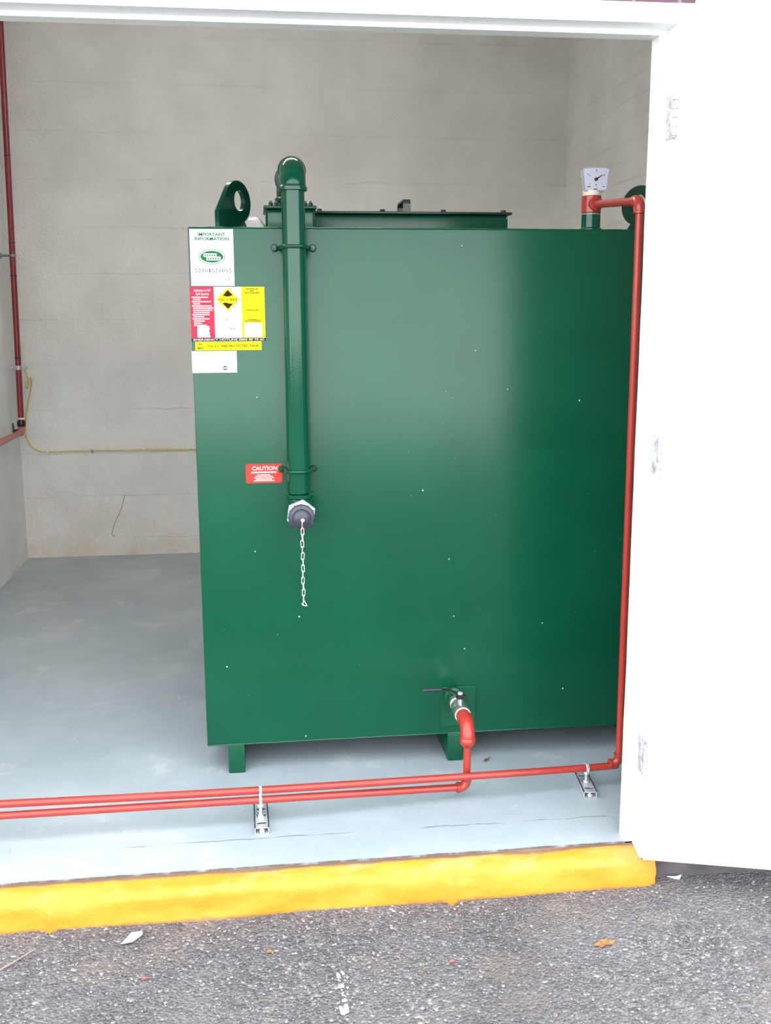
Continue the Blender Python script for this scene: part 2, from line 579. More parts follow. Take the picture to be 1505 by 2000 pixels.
def elbow(bm, corner, da, db, r, R, lip=0.012, lipr=1.18, seg=24):
    da, db = Vector(da).normalized(), Vector(db).normalized()
    pts = arc_pts(corner, da, db, R)
    tube(bm, pts, r, seg)
    for p, d in ((pts[0], da), (pts[-1], db)):
        lr = r * lipr
        lathe(bm, [(r * 0.6, -0.001), (r * 1.0, -0.001), (lr, 0.25 * lip), (lr, 0.9 * lip), (lr * 0.95, lip), (r * 0.6, lip), (r * 0.6, -0.001)], p, d, seg)
    return bm


def smooth_path(pts, n=8):
    """Catmull-Rom through the points"""
    P = [Vector(p) for p in pts]
    P = [P[0] * 2 - P[1]] + P + [P[-1] * 2 - P[-2]]
    out = []
    for i in range(1, len(P) - 2):
        p0, p1, p2, p3 = P[i - 1:i + 3]
        for j in range(n):
            t = j / n
            out.append(0.5 * ((2 * p1) + (p2 - p0) * t + (2 * p0 - 5 * p1 + 4 * p2 - p3) * t * t + (3 * p1 - p0 - 3 * p2 + p3) * t ** 3))
    out.append(P[-2])
    return out


def text_bm(bm, txt, x, z, y, w=None, h=0.01, align='CENTER', rot=0.0, shear=0.0, bold=0.0):
    """flat lettering on a plane facing -Y; (x,z) is the centre (or left) of the baseline box, h is cap height"""
    cu = bpy.data.curves.new('lettering_curve', 'FONT')
    cu.body = txt
    cu.size = 1.0
    cu.align_x = 'LEFT'
    cu.shear = shear
    cu.offset = bold
    cu.resolution_u = 2
    tmp = bpy.data.objects.new('lettering_tmp', cu)
    col.objects.link(tmp)
    dg = bpy.context.evaluated_depsgraph_get()
    dg.update()
    me = bpy.data.meshes.new_from_object(tmp.evaluated_get(dg))
    bpy.data.objects.remove(tmp)
    bpy.data.curves.remove(cu)
    xs = [v.co.x for v in me.vertices]
    ys = [v.co.y for v in me.vertices]
    if not xs:
        return bm
    x0, x1, y0, y1 = min(xs), max(xs), min(ys), max(ys)
    sy = h / 0.70
    sx = (w / (x1 - x0)) if w else sy
    base = len(bm.verts)
    vs = []
    for v in me.vertices:
        px = (v.co.x - x0) * sx
        if align == 'CENTER':
            px -= (x1 - x0) * sx / 2
        pz = v.co.y * sy - h / 2
        c, s_ = cos(rot), sin(rot)
        vs.append(bm.verts.new((x + px * c - pz * s_, y, z + px * s_ + pz * c)))
    for p in me.polygons:
        try:
            bm.faces.new([vs[i] for i in p.vertices])
        except ValueError:
            pass
    bpy.data.meshes.remove(me)
    return bm


def quad(bm, x0, x1, z0, z1, y):
    bm.faces.new([bm.verts.new(p) for p in ((x0, y, z0), (x1, y, z0), (x1, y, z1), (x0, y, z1))])
    return bm


def poly_y(bm, pts, y):
    bm.faces.new([bm.verts.new((x, y, z)) for x, z in pts])
    return bm


def face_front(bm):
    """turn flat prints to face -Y"""
    for f in bm.faces:
        f.normal_update()
        if f.normal.y > 0:
            f.normal_flip()
    return bm


def prt(name, bm, mat, parent, label=None):
    return obj(name, face_front(bm), mat, parent, smooth=False, recalc=False, label=label)


# ------------------------------------------------------------------ setting
XL, XR, YB, ZC = -1.385, 1.90, 3.776, 3.06
GZ = -0.10                       # level of the asphalt
OL = -1.25                       # left side of the door opening

b = B()
NX, NY = 46, 52
box(b, XL, XR, 0.0, YB, -0.16, 0.0)
struct('floor', b, M['floor'], 'blue grey painted concrete floor with white scuffs and a long crack', 'floor', smooth=False)

b = B(); box(b, XL - 0.2, XR + 0.2, YB, YB + 0.2, -0.16, ZC)
wb_ = struct('wall_back', b, M['wall_back'], 'rough cream painted concrete wall at the back behind the tank', 'wall', smooth=False)
b = B(); box(b, XL - 0.2, XL, 0.05, YB, -0.16, ZC)
struct('wall_left', b, M['wall_left'], 'plain pale wall at the left that carries the dark red pipe', 'wall', smooth=False)
b = B(); box(b, XR, XR + 0.2, 0.05, YB, -0.16, ZC)
struct('wall_right', b, M['wall_right'], 'cream painted block wall at the right behind the tank', 'wall', smooth=False)
b = B(); box(b, XL - 0.2, XR + 0.2, -0.03, YB + 0.2, ZC, ZC + 0.15)
struct('ceiling', b, M['ceiling'], 'white painted ceiling of the tank store', 'ceiling', smooth=False)

b = B()
box(b, -0.85, 0.65, 1.69, 1.81, 2.985, ZC, 0.01, 2)  # out-of-view batten, added as fill light for the store
fill_lampo = struct('added_fill_lamp', b, M['ceiling'], 'unseen white fluorescent batten added on the ceiling as fill light', 'fill_lamp')
b = B()
tube(b, [(-0.82, 1.75, 2.945), (0.62, 1.75, 2.945)], 0.026, 16)
obj('tube', b, M['fill_lamp'], fill_lampo)
for x in (-0.835, 0.635):
    b = B()
    box(b, x - 0.018, x + 0.018, 1.72, 1.78, 2.915, 2.99, 0.004, 2)
    obj('end_cap', b, M['ceiling'], fill_lampo)

# front wall: pieces around the opening, plinth below the door
b = B()
box(b, 1.062, 4.2, -0.03, 0.05, 0.0, 2.6)
box(b, -3.6, OL - 0.074, -0.03, 0.05, 0.0, 2.6)
struct('wall_front', b, M['white_render'], 'white painted front wall beside the doorway, behind the open door', 'wall', smooth=False)
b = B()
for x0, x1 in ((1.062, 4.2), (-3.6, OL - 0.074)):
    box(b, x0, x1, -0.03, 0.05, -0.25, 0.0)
struct('trim_plinth', b, M['plinth'], 'grey concrete plinth coloured darker for the shade under the open white door', 'plinth', smooth=False)
b = B()
box(b, OL - 0.074, 1.062, -0.03, 0.05, 2.158, 2.6)
struct('wall_lintel', b, M['brick'], 'dark purple brick strip above the white door head', 'wall', smooth=False)
b = B()
box(b, -3.6, 4.2, -0.03, 0.05, 2.6, ZC + 0.15)
struct('trim_parapet', b, M['white_render'], 'white painted wall above the brick strip over the doorway', 'wall', smooth=False)

# asphalt yard
b = B()
N = 60
xs = [-25, -8, -3] + [-2 + 4.2 * i / N for i in range(N + 1)] + [4, 9, 25]
ys = [-30, -10, -4, -1.8] + [-1.2 + 1.22 * i / 24 for i in range(25)]
grid = [[b.verts.new((x, y, GZ + (0.006 * (noise.noise(Vector((x * 3, y * 3, 0))) - 0.2) + 0.003 * noise.noise(Vector((x * 11, y * 11, 3)))
                                  if -2 <= x <= 2.3 and y > -1.3 else 0))) for x in xs] for y in ys]
for j in range(len(ys) - 1):
    for i in range(len(xs) - 1):
        b.faces.new((grid[j][i], grid[j][i + 1], grid[j + 1][i + 1], grid[j + 1][i]))
struct('ground', b, M['asphalt'], 'rough grey asphalt yard in front of the doorway', 'ground')

# kerb
b = B()
KX0, KX1, KN = -1.7, 1.056, 260
prof = [(0.0, -0.004), (-0.012, -0.0055), (-0.026, -0.011), (-0.040, -0.018), (-0.050, -0.0255), (-0.0565, -0.034), (-0.060, -0.044),
        (-0.0615, -0.055), (-0.063, -0.068), (-0.0645, -0.082), (-0.066, -0.094), (-0.068, -0.112), (0.0, -0.112)]
rows = []
for i in range(KN + 1):
    x = KX0 + (KX1 - KX0) * i / KN
    row = []
    endk = max(0.0, (x - (KX1 - 0.03)) / 0.03)
    for j, (py, pz) in enumerate(prof):
        fixed = j in (0, len(prof) - 1)
        a = 0.0 if fixed else 1.0
        n1 = noise.noise(Vector((x * 6, py * 30, pz * 20 + 3)))
        n2 = noise.noise(Vector((x * 22, py * 40, pz * 30 + 9)))
        dy = -0.0065 * a * n1 - 0.0022 * a * n2
        dz = (0.0045 * n1 + 0.0018 * n2) * (1 if 0 < j < 7 else 0.2) * a
        for bx, bw, bh in ((-0.553, 0.011, 0.013), (0.486, 0.012, 0.012)):      # old mortar ridges on the face
            g = math.exp(-((x - bx) / bw) ** 2)
            if j >= 4 and not fixed:
                dy -= 1.7 * bh * g * min(1, (j - 3) / 5.0)
        g = math.exp(-((x - 0.515) / 0.03) ** 2)
        if 3 <= j <= 6:
            dz -= 0.006 * g
            dy += 0.006 * g
        dx = 0.006 * endk * noise.noise(Vector((0, py * 30, pz * 40)))
        yy = py + dy
        if endk and not fixed:
            yy *= (1 - 0.10 * endk ** 2)
        row.append(b.verts.new((x + dx, yy, pz + dz)))
    rows.append(row)
for a, c_ in zip(rows, rows[1:]):
    for j in range(len(prof) - 1):
        b.faces.new((a[j], a[j + 1], c_[j + 1], c_[j]))
b.faces.new(rows[0])
b.faces.new(rows[-1])
struct('kerb', b, M['kerb'], 'yellow painted concrete kerb along the doorway sill', 'kerb', angle=60)

# white door frame: head and two jambs, with a rebate
b = B()


def jamb(bm, sgn, x_in):
    sec = [(0.0, 0.047), (0.0, 0.0), (0.021, 0.0), (0.021, -0.055), (0.074, -0.055), (0.074, 0.047)]
    lo = [bm.verts.new((x_in + sgn * px, py, min(0.0, py * 0.30) - 0.004)) for px, py in sec]
    nseg = 26
    prev = lo
    for i in range(1, nseg + 1):
        z = 2.158 * i / nseg
        w = 0.0016 * noise.noise(Vector((0, 3 * sgn, z * 5)))
        cur = [bm.verts.new((x_in + sgn * px + (w if px == 0.0 else 0), py, z)) for px, py in sec]
        for j in range(6):
            jj = (j + 1) % 6
            bm.faces.new((prev[j], prev[jj], cur[jj], cur[j]))
        prev = cur
    bm.faces.new(lo)
    bm.faces.new(prev)


jamb(b, 1, 0.988)
jamb(b, -1, OL)
sec = [(0.0465, 2.1), (-0.0004, 2.1), (-0.0004, 2.1115), (-0.0548, 2.1135), (-0.0548, 2.1575), (0.0465, 2.1575)]
prism(b, sec, (OL - 0.02, 0, 0), (0, 1, 0), (0, 0, 1), (1, 0, 0), 0.988 + 0.021 - (OL - 0.02) + 0.0)
struct('trim_1', b, M['white_paint'], 'white painted timber door frame with a stepped rebate', 'door frame', angle=30)

# open door leaf
dv = Vector((cos(radians(-16.7)), sin(radians(-16.7)), 0))
nv = Vector((-dv.y, dv.x, 0))
p0 = Vector((1.0012, -0.103, 0.0))
b = B()
mt = Matrix.Translation(p0) @ Matrix((dv, nv, Vector((0, 0, 1)))).transposed().to_4x4()
box(b, 0, 1.08, 0, 0.042, 0.0, 2.108, 0.002, 1, mt)
door = struct('door_1', b, M['door_paint'], 'plain white door leaf standing open on the right', 'door')
for z in (1.905, 1.09, 0.272):
    b = B()
    hx, hy = 0.9985, -0.094
    zz = z - 0.05
    for q in range(5):
        tube(b, [(hx, hy, zz + 0.02 * q + 0.0008), (hx, hy, zz + 0.02 * q + 0.0192)], 0.0062, 14)
    tube(b, [(hx, hy, zz - 0.003), (hx, hy, zz + 0.103)], 0.0035, 10)
    box(b, 1.0065, 1.0088, -0.090, -0.018, zz, zz + 0.1)
    obj('hinge', b, M['hinge'], door, label='paint flecked steel butt hinge')

# ------------------------------------------------------------------ oil tank
TX0, TX1, TY, TYB, TZ0, TZ1 = -0.179, 1.335, 0.5816, 2.02, 0.097, 1.6935
tank = thing('oil_tank', 'big glossy green steel oil tank standing on bearers on the floor', 'oil tank', ((TX0 + TX1) / 2, (TY + TYB) / 2, 0.0))
b = B()
box(b, TX0, TX1, TY, TYB, TZ0, TZ1, 0.004, 2)
obj('tank_body', b, M['tank'], tank)
# welded seam lines along top and bottom edge
for z in (TZ1 - 0.002, TZ0 + 0.003):
    pts = [(TX0 + 0.004 + (TX1 - TX0 - 0.008) * i / 60, TY + 0.0008, z + 0.0012 * noise.noise(Vector((i * 0.9, z * 9, 0)))) for i in range(61)]
    b = B()
    tube(b, pts, 0.0028, 8)
    obj('weld_seam', b, M['tank'], tank)
for x in (-0.088, 0.622, 1.262):
    b = B()
    box(b, x - 0.0265, x + 0.0265, TY + 0.002, TYB - 0.002, 0.0, TZ0 + 0.002, 0.005, 2)
    obj('bearer', b, M['tank'], tank)


def lug(cx_, cy_, ang, flip):
    """lifting eye: tapered plate with a round eye, standing on its straight foot"""
    b = B()
    R_, r_, W = 0.083, 0.031, 0.20
    outer = []
    cz = 0.088
    hx = 0.015
    # outline: foot left, up the tapered side, round head, foot right
    for i in range(25):
        a = radians(150 - i * (150 + 62) / 24)
        outer.append((hx + 0.072 * cos(a), cz + 0.062 * sin(a)))
    outer = [(-W / 2, 0.0), (-W / 2, 0.052)] + outer + [(0.075, 0.0)]
    u = Vector((cos(ang), sin(ang), 0)) * flip
    v = Vector((0, 0, 1))
    n = Vector((-sin(ang), cos(ang), 0))
    o = Vector((cx_, cy_, TZ1 - 0.002))
    th = 0.014
    m_ = 40
    hole = [(hx + 0.006 + r_ * cos(2 * pi * i / m_), cz + 0.004 + r_ * sin(2 * pi * i / m_)) for i in range(m_)]
    faces = []
    for off in (0.0, th):
        vo = [b.verts.new(o + u * x + v * y + n * off) for x, y in outer]
        vh = [b.verts.new(o + u * x + v * y + n * off) for x, y in hole]
        eo = [b.edges.new((vo[i], vo[(i + 1) % len(vo)])) for i in range(len(vo))]
        eh = [b.edges.new((vh[i], vh[(i + 1) % m_])) for i in range(m_)]
        bmesh.ops.triangle_fill(b, use_beauty=True, use_dissolve=False, edges=eo + eh)
        faces.append((vo, vh))
    for k_ in (0, 1):
        a_, c_ = faces[0][k_], faces[1][k_]
        for i in range(len(a_)):
            j = (i + 1) % len(a_)
            b.faces.new((a_[i], a_[j], c_[j], c_[i]))
    # small welded foot pad
    box(b, -0.115, 0.09, -0.018, 0.032, 0.0, 0.007, 0.002, 1, Matrix.Translation(o + Vector((0, 0, 0.001))) @ Matrix.Rotation(ang if flip > 0 else ang + pi, 4, 'Z'))
    obj('lifting_lug', b, M['green_dark'], tank, angle=40)


lug(-0.040, 0.72, radians(60), 1)
lug(1.236, 0.72, radians(-60), -1)

# inspection hatch on top
HX0, HX1, HY0, HY1 = 0.221, 0.894, 1.10, 1.72
b = B(); box(b, HX0, HX1, HY0, HY1, TZ1, 1.781, 0.012, 3)
obj('hatch_collar', b, M['tank'], tank)
b = B(); box(b, HX0 - 0.014, HX1 + 0.010, HY0 - 0.014, HY1 + 0.012, 1.781, 1.789, 0.002, 2)
lid = obj('hatch_lid', b, M['black_paint'], tank, label='thin dark hatch lid')
b = B()
hp = [(0.545, 1.16, 1.788), (0.545, 1.16, 1.822), (0.545, 1.17, 1.834), (0.545, 1.30, 1.834), (0.545, 1.31, 1.822), (0.545, 1.31, 1.788)]
for p, q in zip(hp, hp[1:]):
    p, q = Vector(p), Vector(q)
    d = (q - p).normalized()
    nn = Vector((1, 0, 0)).cross(d)
    prism(b, [(-0.013, -0.003), (0.013, -0.003), (0.013, 0.003), (-0.013, 0.003)], p - d * 0.002, (1, 0, 0), nn, d, (q - p).length + 0.004)
obj('lid_handle', b, M['black_paint'], lid)
for x in (0.236, 0.452, 0.664, 0.876):
    for y in (HY0 + 0.006, HY1 - 0.006):
        b = B()
        hexa(b, (x, y, 1.789), (0, 0, 1), 0.0095, 0.008)
        obj('lid_bolt', b, M['black_paint'], lid)

# fill box under the fill pipe
FX = 0.124
b = B(); box(b, 0.048, 0.197, 0.70, 0.90, TZ1, 1.757, 0.012, 3)
fbx = obj('fill_box', b, M['tank'], tank)
b = B(); box(b, 0.042, 0.202, 0.694, 0.906, 1.757, 1.767, 0.003, 2)
obj('box_lid', b, M['green_dark'], fbx, label='dark green lid plate')
for x in (0.064, 0.080, 0.168, 0.184):
    b = B()
    hexa(b, (x, 0.715, 1.767), (0, 0, 1), 0.008, 0.009)
    tube(b, [(x, 0.715, 1.774), (x, 0.715, 1.782)], 0.004, 8)
    obj('box_bolt', b, M['green_dark'], fbx)

# gauge stub, drain pad
b = B()
GX, GY = 1.038, 0.632
lathe(b, [(0, 0), (0.034, 0), (0.034, 0.006), (0.029, 0.010), (0.0285, 0.052), (0, 0.052)], (GX, GY, TZ1 - 0.001), (0, 0, 1), 28)
obj('gauge_stub', b, M['green_pipe'], tank)
b = B()
box(b, 0.571, 0.686, TY - 0.005, TY + 0.002, 0.125, 0.258, 0.0015, 1)
obj('drain_pad', b, M['tank'], tank)
VX, VZ = 0.608, 0.232
b = B()
lathe(b, [(0, 0), (0.030, 0), (0.030, 0.020), (0.0215, 0.022), (0.0215, 0.06), (0, 0.06)], (VX, TY - 0.004, VZ), (0, -1, 0), 24)
obj('drain_socket', b, M['tank'], tank)

# ---- fill pipe, a part of the tank with its own fittings
PY = TY - 0.043
b = B()
tube(b, [(FX, PY, 0.915), (FX, PY, 1.815)], 0.0335, 32)
tube(b, [(FX, PY + 0.07, 1.853), (FX, 0.79, 1.853)], 0.0335, 32)
tube(b, [(FX, 0.845, 1.765), (FX, 0.845, 1.80)], 0.0335, 32)
fill = obj('fill_pipe', b, M['green_pipe'], tank)
b = B(); elbow(b, (FX, PY, 1.853), (0, 0, -1), (0, 1, 0), 0.0375, 0.048, 0.014, 1.10, 32)
obj('pipe_elbow', b, M['green_pipe'], fill)
b = B(); elbow(b, (FX, 0.845, 1.853), (0, -1, 0), (0, 0, -1), 0.039, 0.048, 0.016, 1.16, 32)
obj('pipe_elbow', b, M['green_dark'], fill)
b = B(); elbow(b, (FX + 0.003, PY, 0.859), (0, 0, 1), (0, -1, 0), 0.0365, 0.040, 0.013, 1.12, 32)
obj('pipe_elbow', b, M['green_pipe'], fill)
for z, span in ((1.636, 0.056), (0.983, 0.049)):
    b = B()
    n = 18
    rr = 0.0380
    yy = TY - PY - 0.005
    path = [(-span, yy), (-span + 0.008, yy - 0.001), (-rr - 0.003, yy - 0.008)]
    path += [(-rr * cos(a), -rr * sin(a)) for a in [radians(0 + 180 * i / n) for i in range(n + 1)]]
    path += [(rr + 0.003, yy - 0.008), (span - 0.008, yy - 0.001), (span, yy)]
    tube(b, [(FX + x_, PY + y_, z) for x_, y_ in path], 0.0052, 12)
    for sx in (-span, span):
        lathe(b, [(0, -0.0005), (0.0105, -0.0005), (0.0105, 0.007), (0.008, 0.0095), (0, 0.0095)], (FX + sx, TY, z), (0, -1, 0), 18)
        hexa(b, (FX + sx, TY - 0.009, z), (0, -1, 0), 0.0065, 0.006)
        tube(b, [(FX + sx, TY - 0.012, z), (FX + sx, TY - 0.021, z)], 0.0032, 8)
    obj('saddle_clip', b, M['green_pipe'], fill)
CX, CZ = FX + 0.0035, 0.8535
b = B()
tube(b, [(CX, PY - 0.038, CZ), (CX, PY - 0.075, CZ)], 0.030, 28)
obj('outlet_nipple', b, M['zinc'], fill)
b = B()
hexa(b, (CX, PY - 0.047, CZ + 0.0055), (0, -1, 0), 0.0455, 0.021, rot=radians(22))
obj('hex_nut', b, M['zinc'], fill, label='pale zinc hexagonal nut')
b = B()
prof_c = [(0, 0), (0.0365, 0), (0.0385, 0.003), (0.0385, 0.010), (0.0365, 0.014), (0.030, 0.016), (0.0275, 0.017), (0.026, 0.020), (0.0255, 0.026), (0.021, 0.031), (0.010, 0.034), (0, 0.0345)]
lathe(b, prof_c, (CX, PY - 0.070, CZ), (0, -1, 0), 40)
for i in range(12):
    a = 2 * pi * i / 12
    box(b, CX + 0.0372 * cos(a) - 0.003, CX + 0.0372 * cos(a) + 0.003, PY - 0.083, PY - 0.072, CZ + 0.0372 * sin(a) - 0.003, CZ + 0.0372 * sin(a) + 0.003, 0.001, 1)
obj('screw_cap', b, M['black_rubber'], fill, label='dark grey screw cap')

# ---- stickers (parts of the tank), each a thin vinyl sheet with print
SY = TY - 0.0006
PYK = SY - 0.0004


def sheet(name, x0, x1, z0, z1, mat, label, y=SY):
    b = B()
    box(b, x0, x1, y, TY + 0.001, z0, z1)
    return obj(name, b, mat, tank, smooth=False, label=label)


# information sticker
st = sheet('information_sticker', -0.1745, -0.0495, 1.527, 1.688, M['sticker_white'], 'tall white information sticker with a green oval emblem')
b = B()
text_bm(b, 'IMPORTANT', -0.1115, 1.673, PYK, 0.078, 0.009, bold=0.022)
text_bm(b, 'INFORMATION', -0.1110, 1.6605, PYK, 0.098, 0.009, bold=0.022)
prt('lettering', b, M['ink_green'], st)
b = B()
ex, ez = -0.1125, 1.610
n = 40
poly_y(b, [(ex + 0.0325 * cos(2 * pi * i / n), ez + 0.0165 * sin(2 * pi * i / n)) for i in range(n)], PYK)
ri = [(ex + 0.0365 * cos(2 * pi * i / n), ez + 0.0200 * sin(2 * pi * i / n)) for i in range(n)]
ro = [(ex + 0.0378 * cos(2 * pi * i / n), ez + 0.0213 * sin(2 * pi * i / n)) for i in range(n)]
for i in range(n):
    j = (i + 1) % n
    poly_y(b, [ri[i], ri[j], ro[j], ro[i]], PYK)
prt('oval_emblem', b, M['ink_green'], st)
b = B()
quad(b, ex - 0.024, ex + 0.014, ez - 0.0005, ez + 0.0095, PYK - 0.0003)
quad(b, ex - 0.016, ex + 0.025, ez - 0.0105, ez + 0.0003, PYK - 0.0003)
prt('emblem_panel', b, M['ink_pink'], st)
b = B()
for i in range(5):
    quad(b, ex - 0.020 + i * 0.0065, ex - 0.0165 + i * 0.0065, ez + 0.002, ez + 0.006, PYK - 0.0006)
    quad(b, ex - 0.012 + i * 0.0070, ex - 0.0085 + i * 0.0070, ez - 0.008, ez - 0.004, PYK - 0.0006)
prt('emblem_lettering', b, M['ink_green'], st)
b = B()
for i in range(11):
    x = -0.161 + i * 0.0098
    if i == 4:
        quad(b, x, x + 0.0035, 1.5655, 1.5755, PYK)
    else:
        n6 = 10
        o_ = [(x + 0.0018 + 0.0034 * cos(2 * pi * q / n6), 1.5705 + 0.0056 * sin(2 * pi * q / n6)) for q in range(n6)]
        i_ = [(x + 0.0018 + 0.0018 * cos(2 * pi * q / n6), 1.5705 + 0.0038 * sin(2 * pi * q / n6)) for q in range(n6)]
        for q in range(n6):
            w_ = (q + 1) % n6
            if (q + i) % 5:
                poly_y(b, [o_[q], o_[w_], i_[w_], i_[q]], PYK)
for q in range(12):
    w_ = q + 1
    a0, a1 = 2 * pi * q / 12, 2 * pi * w_ / 12
    poly_y(b, [(-0.068 + 0.0055 * cos(a0), 1.549 + 0.0055 * sin(a0)), (-0.068 + 0.0055 * cos(a1), 1.549 + 0.0055 * sin(a1)),
               (-0.068 + 0.0044 * cos(a1), 1.549 + 0.0044 * sin(a1)), (-0.068 + 0.0044 * cos(a0), 1.549 + 0.0044 * sin(a0))], PYK)
prt('number_row', b, M['ink_grey'], st)

# oil care code sticker: black backing, red / white / yellow panels
st = sheet('oil_care_sticker', -0.1795, 0.0372, 1.3680, 1.5250, M['ink_dark'], 'wide oil care sticker with red, white and yellow panels')
b = B(); quad(b, -0.1790, -0.1105, 1.3765, 1.5245, PYK); prt('red_panel', b, M['sticker_red'], st)
b = B(); quad(b, -0.1105, -0.0310, 1.3765, 1.5245, PYK); prt('white_panel', b, M['sticker_white'], st)
b = B(); quad(b, -0.0310, 0.0368, 1.3765, 1.5245, PYK); prt('yellow_panel', b, M['sticker_yellow'], st)
P2, P3 = PYK - 0.0003, PYK - 0.0006
b = B()
text_bm(b, 'Deliveries or Oil', -0.1445, 1.5145, P2, 0.046, 0.0072, bold=0.012)
text_bm(b, 'Spill Queries', -0.1440, 1.5045, P2, 0.038, 0.0072, bold=0.012)
zz = 1.4945
for w_, ind in ((0.048, 0), (0.024, 0.004), (0.056, 0), (0.020, 0.004), (0.058, 0), (0.060, 0.003), (0.057, 0.003), (0.050, 0.004), (0.052, 0), (0.032, 0.003), (0.052, 0), (0.032, 0.004), (0.024, 0.004), (0.038, 0.004)):
    x = -0.1745 + ind
    left = w_
    while left > 0.003:
        L_ = min(left, random.uniform(0.006, 0.013))
        quad(b, x, x + L_ - 0.0012, zz - 0.0018, zz + 0.0018, P2)
        x += L_
        left -= L_
    zz -= 0.0062
prt('red_panel_lettering', b, M['ink_pink'], st)
b = B()
zz = 1.4085
for i, (w_, o_) in enumerate(((0.034, 0.001), (0.036, 0), (0.034, 0), (0.036, 0), (0.035, 0), (0.037, 0))):
    quad(b, -0.1620 + o_, -0.1620 + o_ + w_, zz - 0.0025, zz + 0.0029, P2)
    zz -= 0.0055
prt('red_panel_box', b, M['ink_pink'], st)
dx, dz, dr = -0.0705, 1.4880, 0.0335
b = B(); poly_y(b, [(dx - dr, dz), (dx, dz - dr), (dx + dr, dz), (dx, dz + dr)], P2)
prt('yellow_diamond', b, M['sticker_yellow'], st)
b = B()
top = [(dx - 0.0145, dz + 0.0105), (dx - 0.010, dz + 0.0105), (dx - 0.004, dz + 0.0085), (dx + 0.004, dz + 0.0085), (dx + 0.009, dz + 0.0112), (dx + 0.0155, dz + 0.0115), (dx + 0.011, dz + 0.0165), (dx, dz + 0.0275)]
bot = [(dx - 0.0155, dz - 0.0110), (dx - 0.010, dz - 0.0092), (dx - 0.004, dz - 0.0092), (dx + 0.003, dz - 0.0112), (dx + 0.009, dz - 0.0118), (dx + 0.0155, dz - 0.0108), (dx, dz - 0.0275)]
poly_y(b, top, P3); poly_y(b, bot, P3)
prt('diamond_wave', b, M['ink_brown'], st)
b = B()
text_bm(b, 'OIL CARE', dx, dz - 0.0005, P3, 0.056, 0.0068, bold=0.01)
for i, ch in enumerate('CODE'):
    t = 0.15 + i * 0.27
    text_bm(b, ch, dx + 0.004 + t * 0.034, dz - 0.0345 + t * 0.034, P3, None, 0.0058, rot=radians(45))
prt('diamond_lettering', b, M['ink_brown'], st)
b = B()
text_bm(b, 'A', -0.0765, 1.431, P2, 0.007, 0.0065)
quad(b, -0.085, -0.083, 1.407, 1.409, P2)
text_bm(b, 'TANK', -0.061, 1.4035, P2, 0.024, 0.0062)
prt('white_panel_lettering', b, M['ink_grey'], st)
b = B()
for z_, w_ in ((1.5180, 0.034), (1.5125, 0.012), (1.5070, 0.044), (1.4790, 0.0), (1.4570, 0.038), (1.4290, 0.030), (1.4255, 0.046)):
    if w_:
        x = 0.0005 - w_ / 2
        while x < 0.0005 + w_ / 2 - 0.002:
            L_ = random.uniform(0.004, 0.010)
            quad(b, x, min(x + L_ - 0.001, 0.0005 + w_ / 2), z_ - 0.0011, z_ + 0.0011, P2)
            x += L_
prt('lettering', b, M['ink_olive'], st)
b = B(); quad(b, -0.0245, 0.0275, 1.3785, 1.4205, P2); prt('blank_box', b, M['sticker_white'], st)
b = B()
text_bm(b, 'EMERGENCY HOTLINE 0800 80 70 60', -0.071, 1.3720, P2, 0.206, 0.0058, bold=0.01)
prt('strip_lettering', b, M['ink_pink'], st)

st = sheet('fire_tank_sticker', -0.1695, 0.0242, 1.3410, 1.3665, M['sticker_yellow'], 'narrow yellow fire protected tank sticker')
b = B()
text_bm(b, '60', -0.1545, 1.3590, PYK, 0.010, 0.0055, bold=0.018)
text_bm(b, 'MIN', -0.1540, 1.3475, PYK, 0.017, 0.0055, bold=0.018)
text_bm(b, 'This is a', -0.1175, 1.3535, PYK, 0.034, 0.0062, bold=0.018)
text_bm(b, 'FIRE PROTECTED TANK', -0.038, 1.3535, PYK, 0.111, 0.0066, bold=0.018)
prt('lettering', b, M['ink_olive'], st)

st = sheet('blank_sticker', -0.1810, -0.0495, 1.2750, 1.3388, M['sticker_white'], 'blank white sticker with a small dark oval mark')
b = B()
for sgn in (1, -1):
    o_ = []
    for i in range(13):
        a = radians(15 + 150 * i / 12)
        o_.append((-0.0845 + 0.0078 * cos(a), 1.2885 + sgn * (0.0058 * sin(a))))
    for i in reversed(range(13)):
        a = radians(15 + 150 * i / 12)
        o_.append((-0.0845 + 0.0078 * cos(a), 1.2885 + sgn * (0.0020 * sin(a) + 0.0004)))
    poly_y(b, o_, PYK)
prt('oval_mark', b, M['ink_dark'], st)

# caution sticker with rounded corners
b = B()
pts = []
cxs, czs, hw, hh_, rr = 0.0218, 0.9697, 0.0548, 0.0292, 0.005
for qx, qz, a0 in ((1, 1, 0), (-1, 1, 90), (-1, -1, 180), (1, -1, 270)):
    for i in range(5):
        a = radians(a0 + 90 * i / 4)
        pts.append((cxs + qx * (hw - rr) + rr * cos(a), czs + qz * (hh_ - rr) + rr * sin(a)))
prism(b, pts, (0, SY, 0), (1, 0, 0), (0, 0, 1), (0, 1, 0), 0.0012)
st = obj('caution_sticker', b, M['sticker_orange'], tank, smooth=False, label='small orange red caution sticker')
b = B()
text_bm(b, 'CAUTION', cxs + 0.002, czs + 0.0160, PYK, 0.076, 0.0115, bold=0.02)
for zz, w_, h_ in ((0.0035, 0.078, 0.0032), (-0.0040, 0.042, 0.0018), (-0.0085, 0.052, 0.0018), (-0.0135, 0.060, 0.0020), (-0.0180, 0.050, 0.0018), (-0.0222, 0.064, 0.0020)):
    x = cxs - w_ / 2
    while x < cxs + w_ / 2 - 0.002:
        L_ = random.uniform(0.006, 0.012)
        quad(b, x, min(x + L_ - 0.0012, cxs + w_ / 2), czs + zz - h_ * 0.7, czs + zz + h_ * 0.7, PYK)
        x += L_
